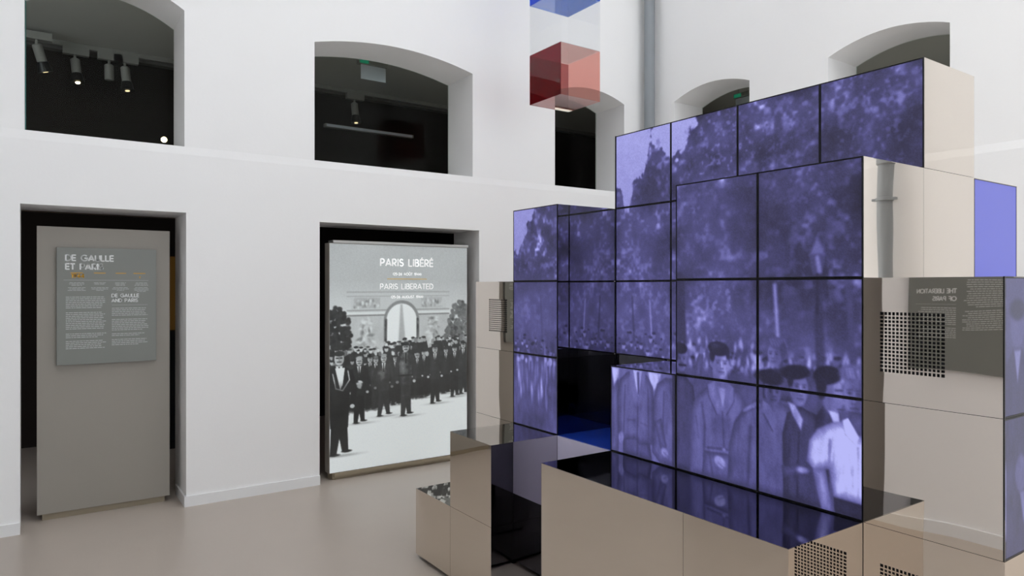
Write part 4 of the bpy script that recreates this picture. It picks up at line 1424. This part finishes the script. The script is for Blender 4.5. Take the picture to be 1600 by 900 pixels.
def hanging_cube(z, label, mA, mB, cablelen):
    g = 0.001
    z0, z1 = z + g, z + HS - g
    root = empty('acrylic_cube', (HX + HS / 2, HY + HS / 2, z), label, 'cube', 'hanging tricolour cubes')
    th = 0.004
    x0, x1, y0, y1 = HX, HX + HS, HY, HY + HS
    for (b, m_) in (((x0, x0 + th, y0, y1, z0, z1), mA), ((x1 - th, x1, y0 + th, y1 - th, z0, z1), mB),
                    ((x0 + th, x1, y0, y0 + th, z0, z1), mB), ((x0 + th, x1, y1 - th, y1, z0, z1), mA),
                    ((x0 + th, x1 - th, y0 + th, y1 - th, z0, z0 + th), mB if mB is M['redB'] else M['clear'])):
        MB().box(*b).build('acrylic_sheet', m_, root)
    if cablelen:
        for (a, b) in ((x0 + 0.01, y0 + 0.01), (x1 - 0.01, y1 - 0.01), (x0 + 0.01, y1 - 0.01), (x1 - 0.01, y0 + 0.01)):
            MB().tube((a, b, z1 - 0.05), (a, b, TOP + 0.01), 0.002, n=6).build('cable', M['cable'], root)
    return root


hanging_cube(HZ, 'red transparent acrylic cube hanging lowest of the column above the screens', M['redA'], M['redB'], False)
hanging_cube(HZ + HS, 'clear transparent acrylic cube hanging between the red and the blue cube', M['clear'], M['clear'], False)
hanging_cube(HZ + 2 * HS, 'blue transparent acrylic cube hanging on cables above the clear cube', M['blueA'], M['blueA'], True)


# ------------------------------------------------------------------ gallery lamps, seen through the windows
def spotlight(x, y, ztop, tilt, rz, label, lens, barn=True):
    root = empty('track_spotlight', (x, y, ztop), label, 'lamp', 'track spotlights in the upper gallery')
    MB().box(x - 0.10, x + 0.12, y - 0.03, y + 0.03, ztop - 0.07, ztop).build('driver_box', M['lamp'], root)
    MB().tube((x, y, ztop - 0.12), (x, y, ztop - 0.07), 0.012, n=10).build('stem', M['lamp'], root)
    d = Vector((math.sin(tilt) * math.cos(rz), math.sin(tilt) * math.sin(rz), -math.cos(tilt)))
    p = Vector((x, y, ztop - 0.11))
    MB().lathe(p, d, [(0, 0.030), (0.01, 0.042), (0.15, 0.042), (0.155, 0.038)], 18).build('barrel', M['lamp'], root, smooth=True)
    if barn:
        MB().lathe(p + d * 0.156, d, [(0, 0.040), (0.004, 0.046), (0.06, 0.058), (0.09, 0.062)], 18).build('snoot', M['black'], root, smooth=True)
        MB().lathe(p + d * 0.247, d, [(0, 0.022), (0.004, 0.020)], 14).build('lens', lens, root)
    return root


TY = 8.02
spotlight(0.02, TY - 0.3, ZC - 0.046, 0.35, 0.6, 'grey track spotlight at the window edge, tilted into the room', M['dimbulb'])
spotlight(0.33, TY, ZC - 0.046, 0.25, -1.2, 'grey track spotlight with brightly lit lens in black snoot', M['bulb'])
spotlight(0.62, TY, ZC - 0.046, 0.02, 0.0, 'plain grey cylinder spotlight without snoot on the gallery track', M['dimbulb'], False)
spotlight(0.76, TY, ZC - 0.046, 0.15, -1.0, 'grey track spotlight with dim lens beside the plain cylinder', M['dimbulb'])
spotlight(3.20, TY, ZC - 0.046, 0.15, -1.3, 'single track spotlight hanging below the wide arched opening', M['dimbulb'])
mb = MB()
mb.box(GX0 + 0.1, GX1 - 2.5, TY - 0.02, TY + 0.02, ZC - 0.045, ZC - 0.001)
tag(mb.build('lighting_track', M['lamp']), 'long grey lighting track under the gallery ceiling, carrying the spotlights', 'track')
t = empty('wall_light', (3.5, GY1 - 0.05, 3.50), 'long unlit linear light on the dark wall in the wide arched window', 'lamp')
MB().box(2.90, 4.08, GY1 - 0.06, GY1 - 0.001, 3.505, 3.545).build('housing', M['lamp'], t)
MB().box(2.92, 4.06, GY1 - 0.064, GY1 - 0.0605, 3.51, 3.54).build('diffuser', M['signplate'], t)
# small bright wall lamp low in the first window
t = empty('wall_lamp', (1.10, 7.9, 2.46), 'small warm lit lamp on a stand, low in the narrow arched window', 'lamp')
lx, ly, lz = 1.085, 7.75, 3.055
MB().tube((lx, ly, 2.46), (lx, ly, lz - 0.03), 0.008, n=8).build('stand', M['black'], t)
MB().lathe((lx, ly + 0.03, lz), (-0.15, -1, -0.18), [(0, 0.02), (0.01, 0.034), (0.06, 0.036)], 16).build('barrel', M['black'], t, smooth=True)
MB().lathe((lx - 0.0095, ly - 0.0335, lz - 0.0115), (-0.15, -1, -0.18), [(0, 0.027), (0.004, 0.025)], 16).build('lens', M['bulb'], t)


def exit_sign(loc, along, label):
    """ceiling sign: dark bar with green light, pale acrylic plate below"""
    x, y, z = loc
    root = empty('exit_sign', (x, y, z), label, 'sign', 'emergency signs under the gallery ceiling')

    def B(a0, a1, t0, t1, z0, z1):
        return MB().box(x + a0, x + a1, y + t0, y + t1, z0, z1) if along == 'x' else MB().box(x + t0, x + t1, y + a0, y + a1, z0, z1)
    s_ = 1 if along == 'x' else -1
    B(-0.15, 0.15, -0.03, 0.03, z - 0.05, z).build('housing', M['lamp'], root)
    for a_ in (-0.10, 0.10):
        B(a_ - 0.003, a_ + 0.003, -0.003, 0.003, z + 0.0005, ZC).build('hanger', M['lamp'], root)
    B(-0.12, 0.14, -0.004, 0.004, z - 0.19, z - 0.0505).build('plate', M['signplate'], root)
    a = (-0.14, -0.05) if s_ > 0 else (0.05, 0.14)
    B(a[0], a[1], -0.034, -0.0305, z - 0.045, z - 0.008).build('green_light', M['green'], root)
    return root


exit_sign((2.74, 6.40, 3.785), 'x', 'small emergency sign with pale plate and green light in the wide arched window')
exit_sign((6.42, 4.80, 3.70), 'y', 'small emergency sign with green light glimpsed in the arched window above the screens')

# fill light strips added to brighten the gallery ceilings, hidden below the sills
for (b0, b1, b2, b3, lab) in ((-0.4, 5.3, YI + 0.20, YI + 0.28, 'added, unseen uplight on the gallery floor behind the photo panel wall'),
                              (XI + 1.20, XI + 1.36, 0.6, 5.2, 'added, unseen uplight on the gallery floor behind the wall with the downpipes')):
    t = empty('added_floor_light', ((b0 + b1) / 2, (b2 + b3) / 2, 2.46), lab, 'lamp')
    MB().box(b0, b1, b2, b3, 2.4605, 2.52).build('housing', M['black'], t)
    MB().box(b0 + 0.01, b1 - 0.01, b2 + 0.01, b3 - 0.01, 2.5205, 2.524).build('diffuser', M['fill_strip'], t)

# backlit amber display glimpsed beside the taupe partition
t = empty('backlit_display', (1.15, 7.4, 0), 'dim amber backlit display panel in the dark room behind the narrow doorway', 'display')
MB().box(1.06, 1.34, 7.40, 7.46, 0.0, 1.95).build('case', M['core'], t)
MB().box(1.075, 1.32, 7.396, 7.3995, 1.15, 1.86).build('light_panel', M['amber'], t)
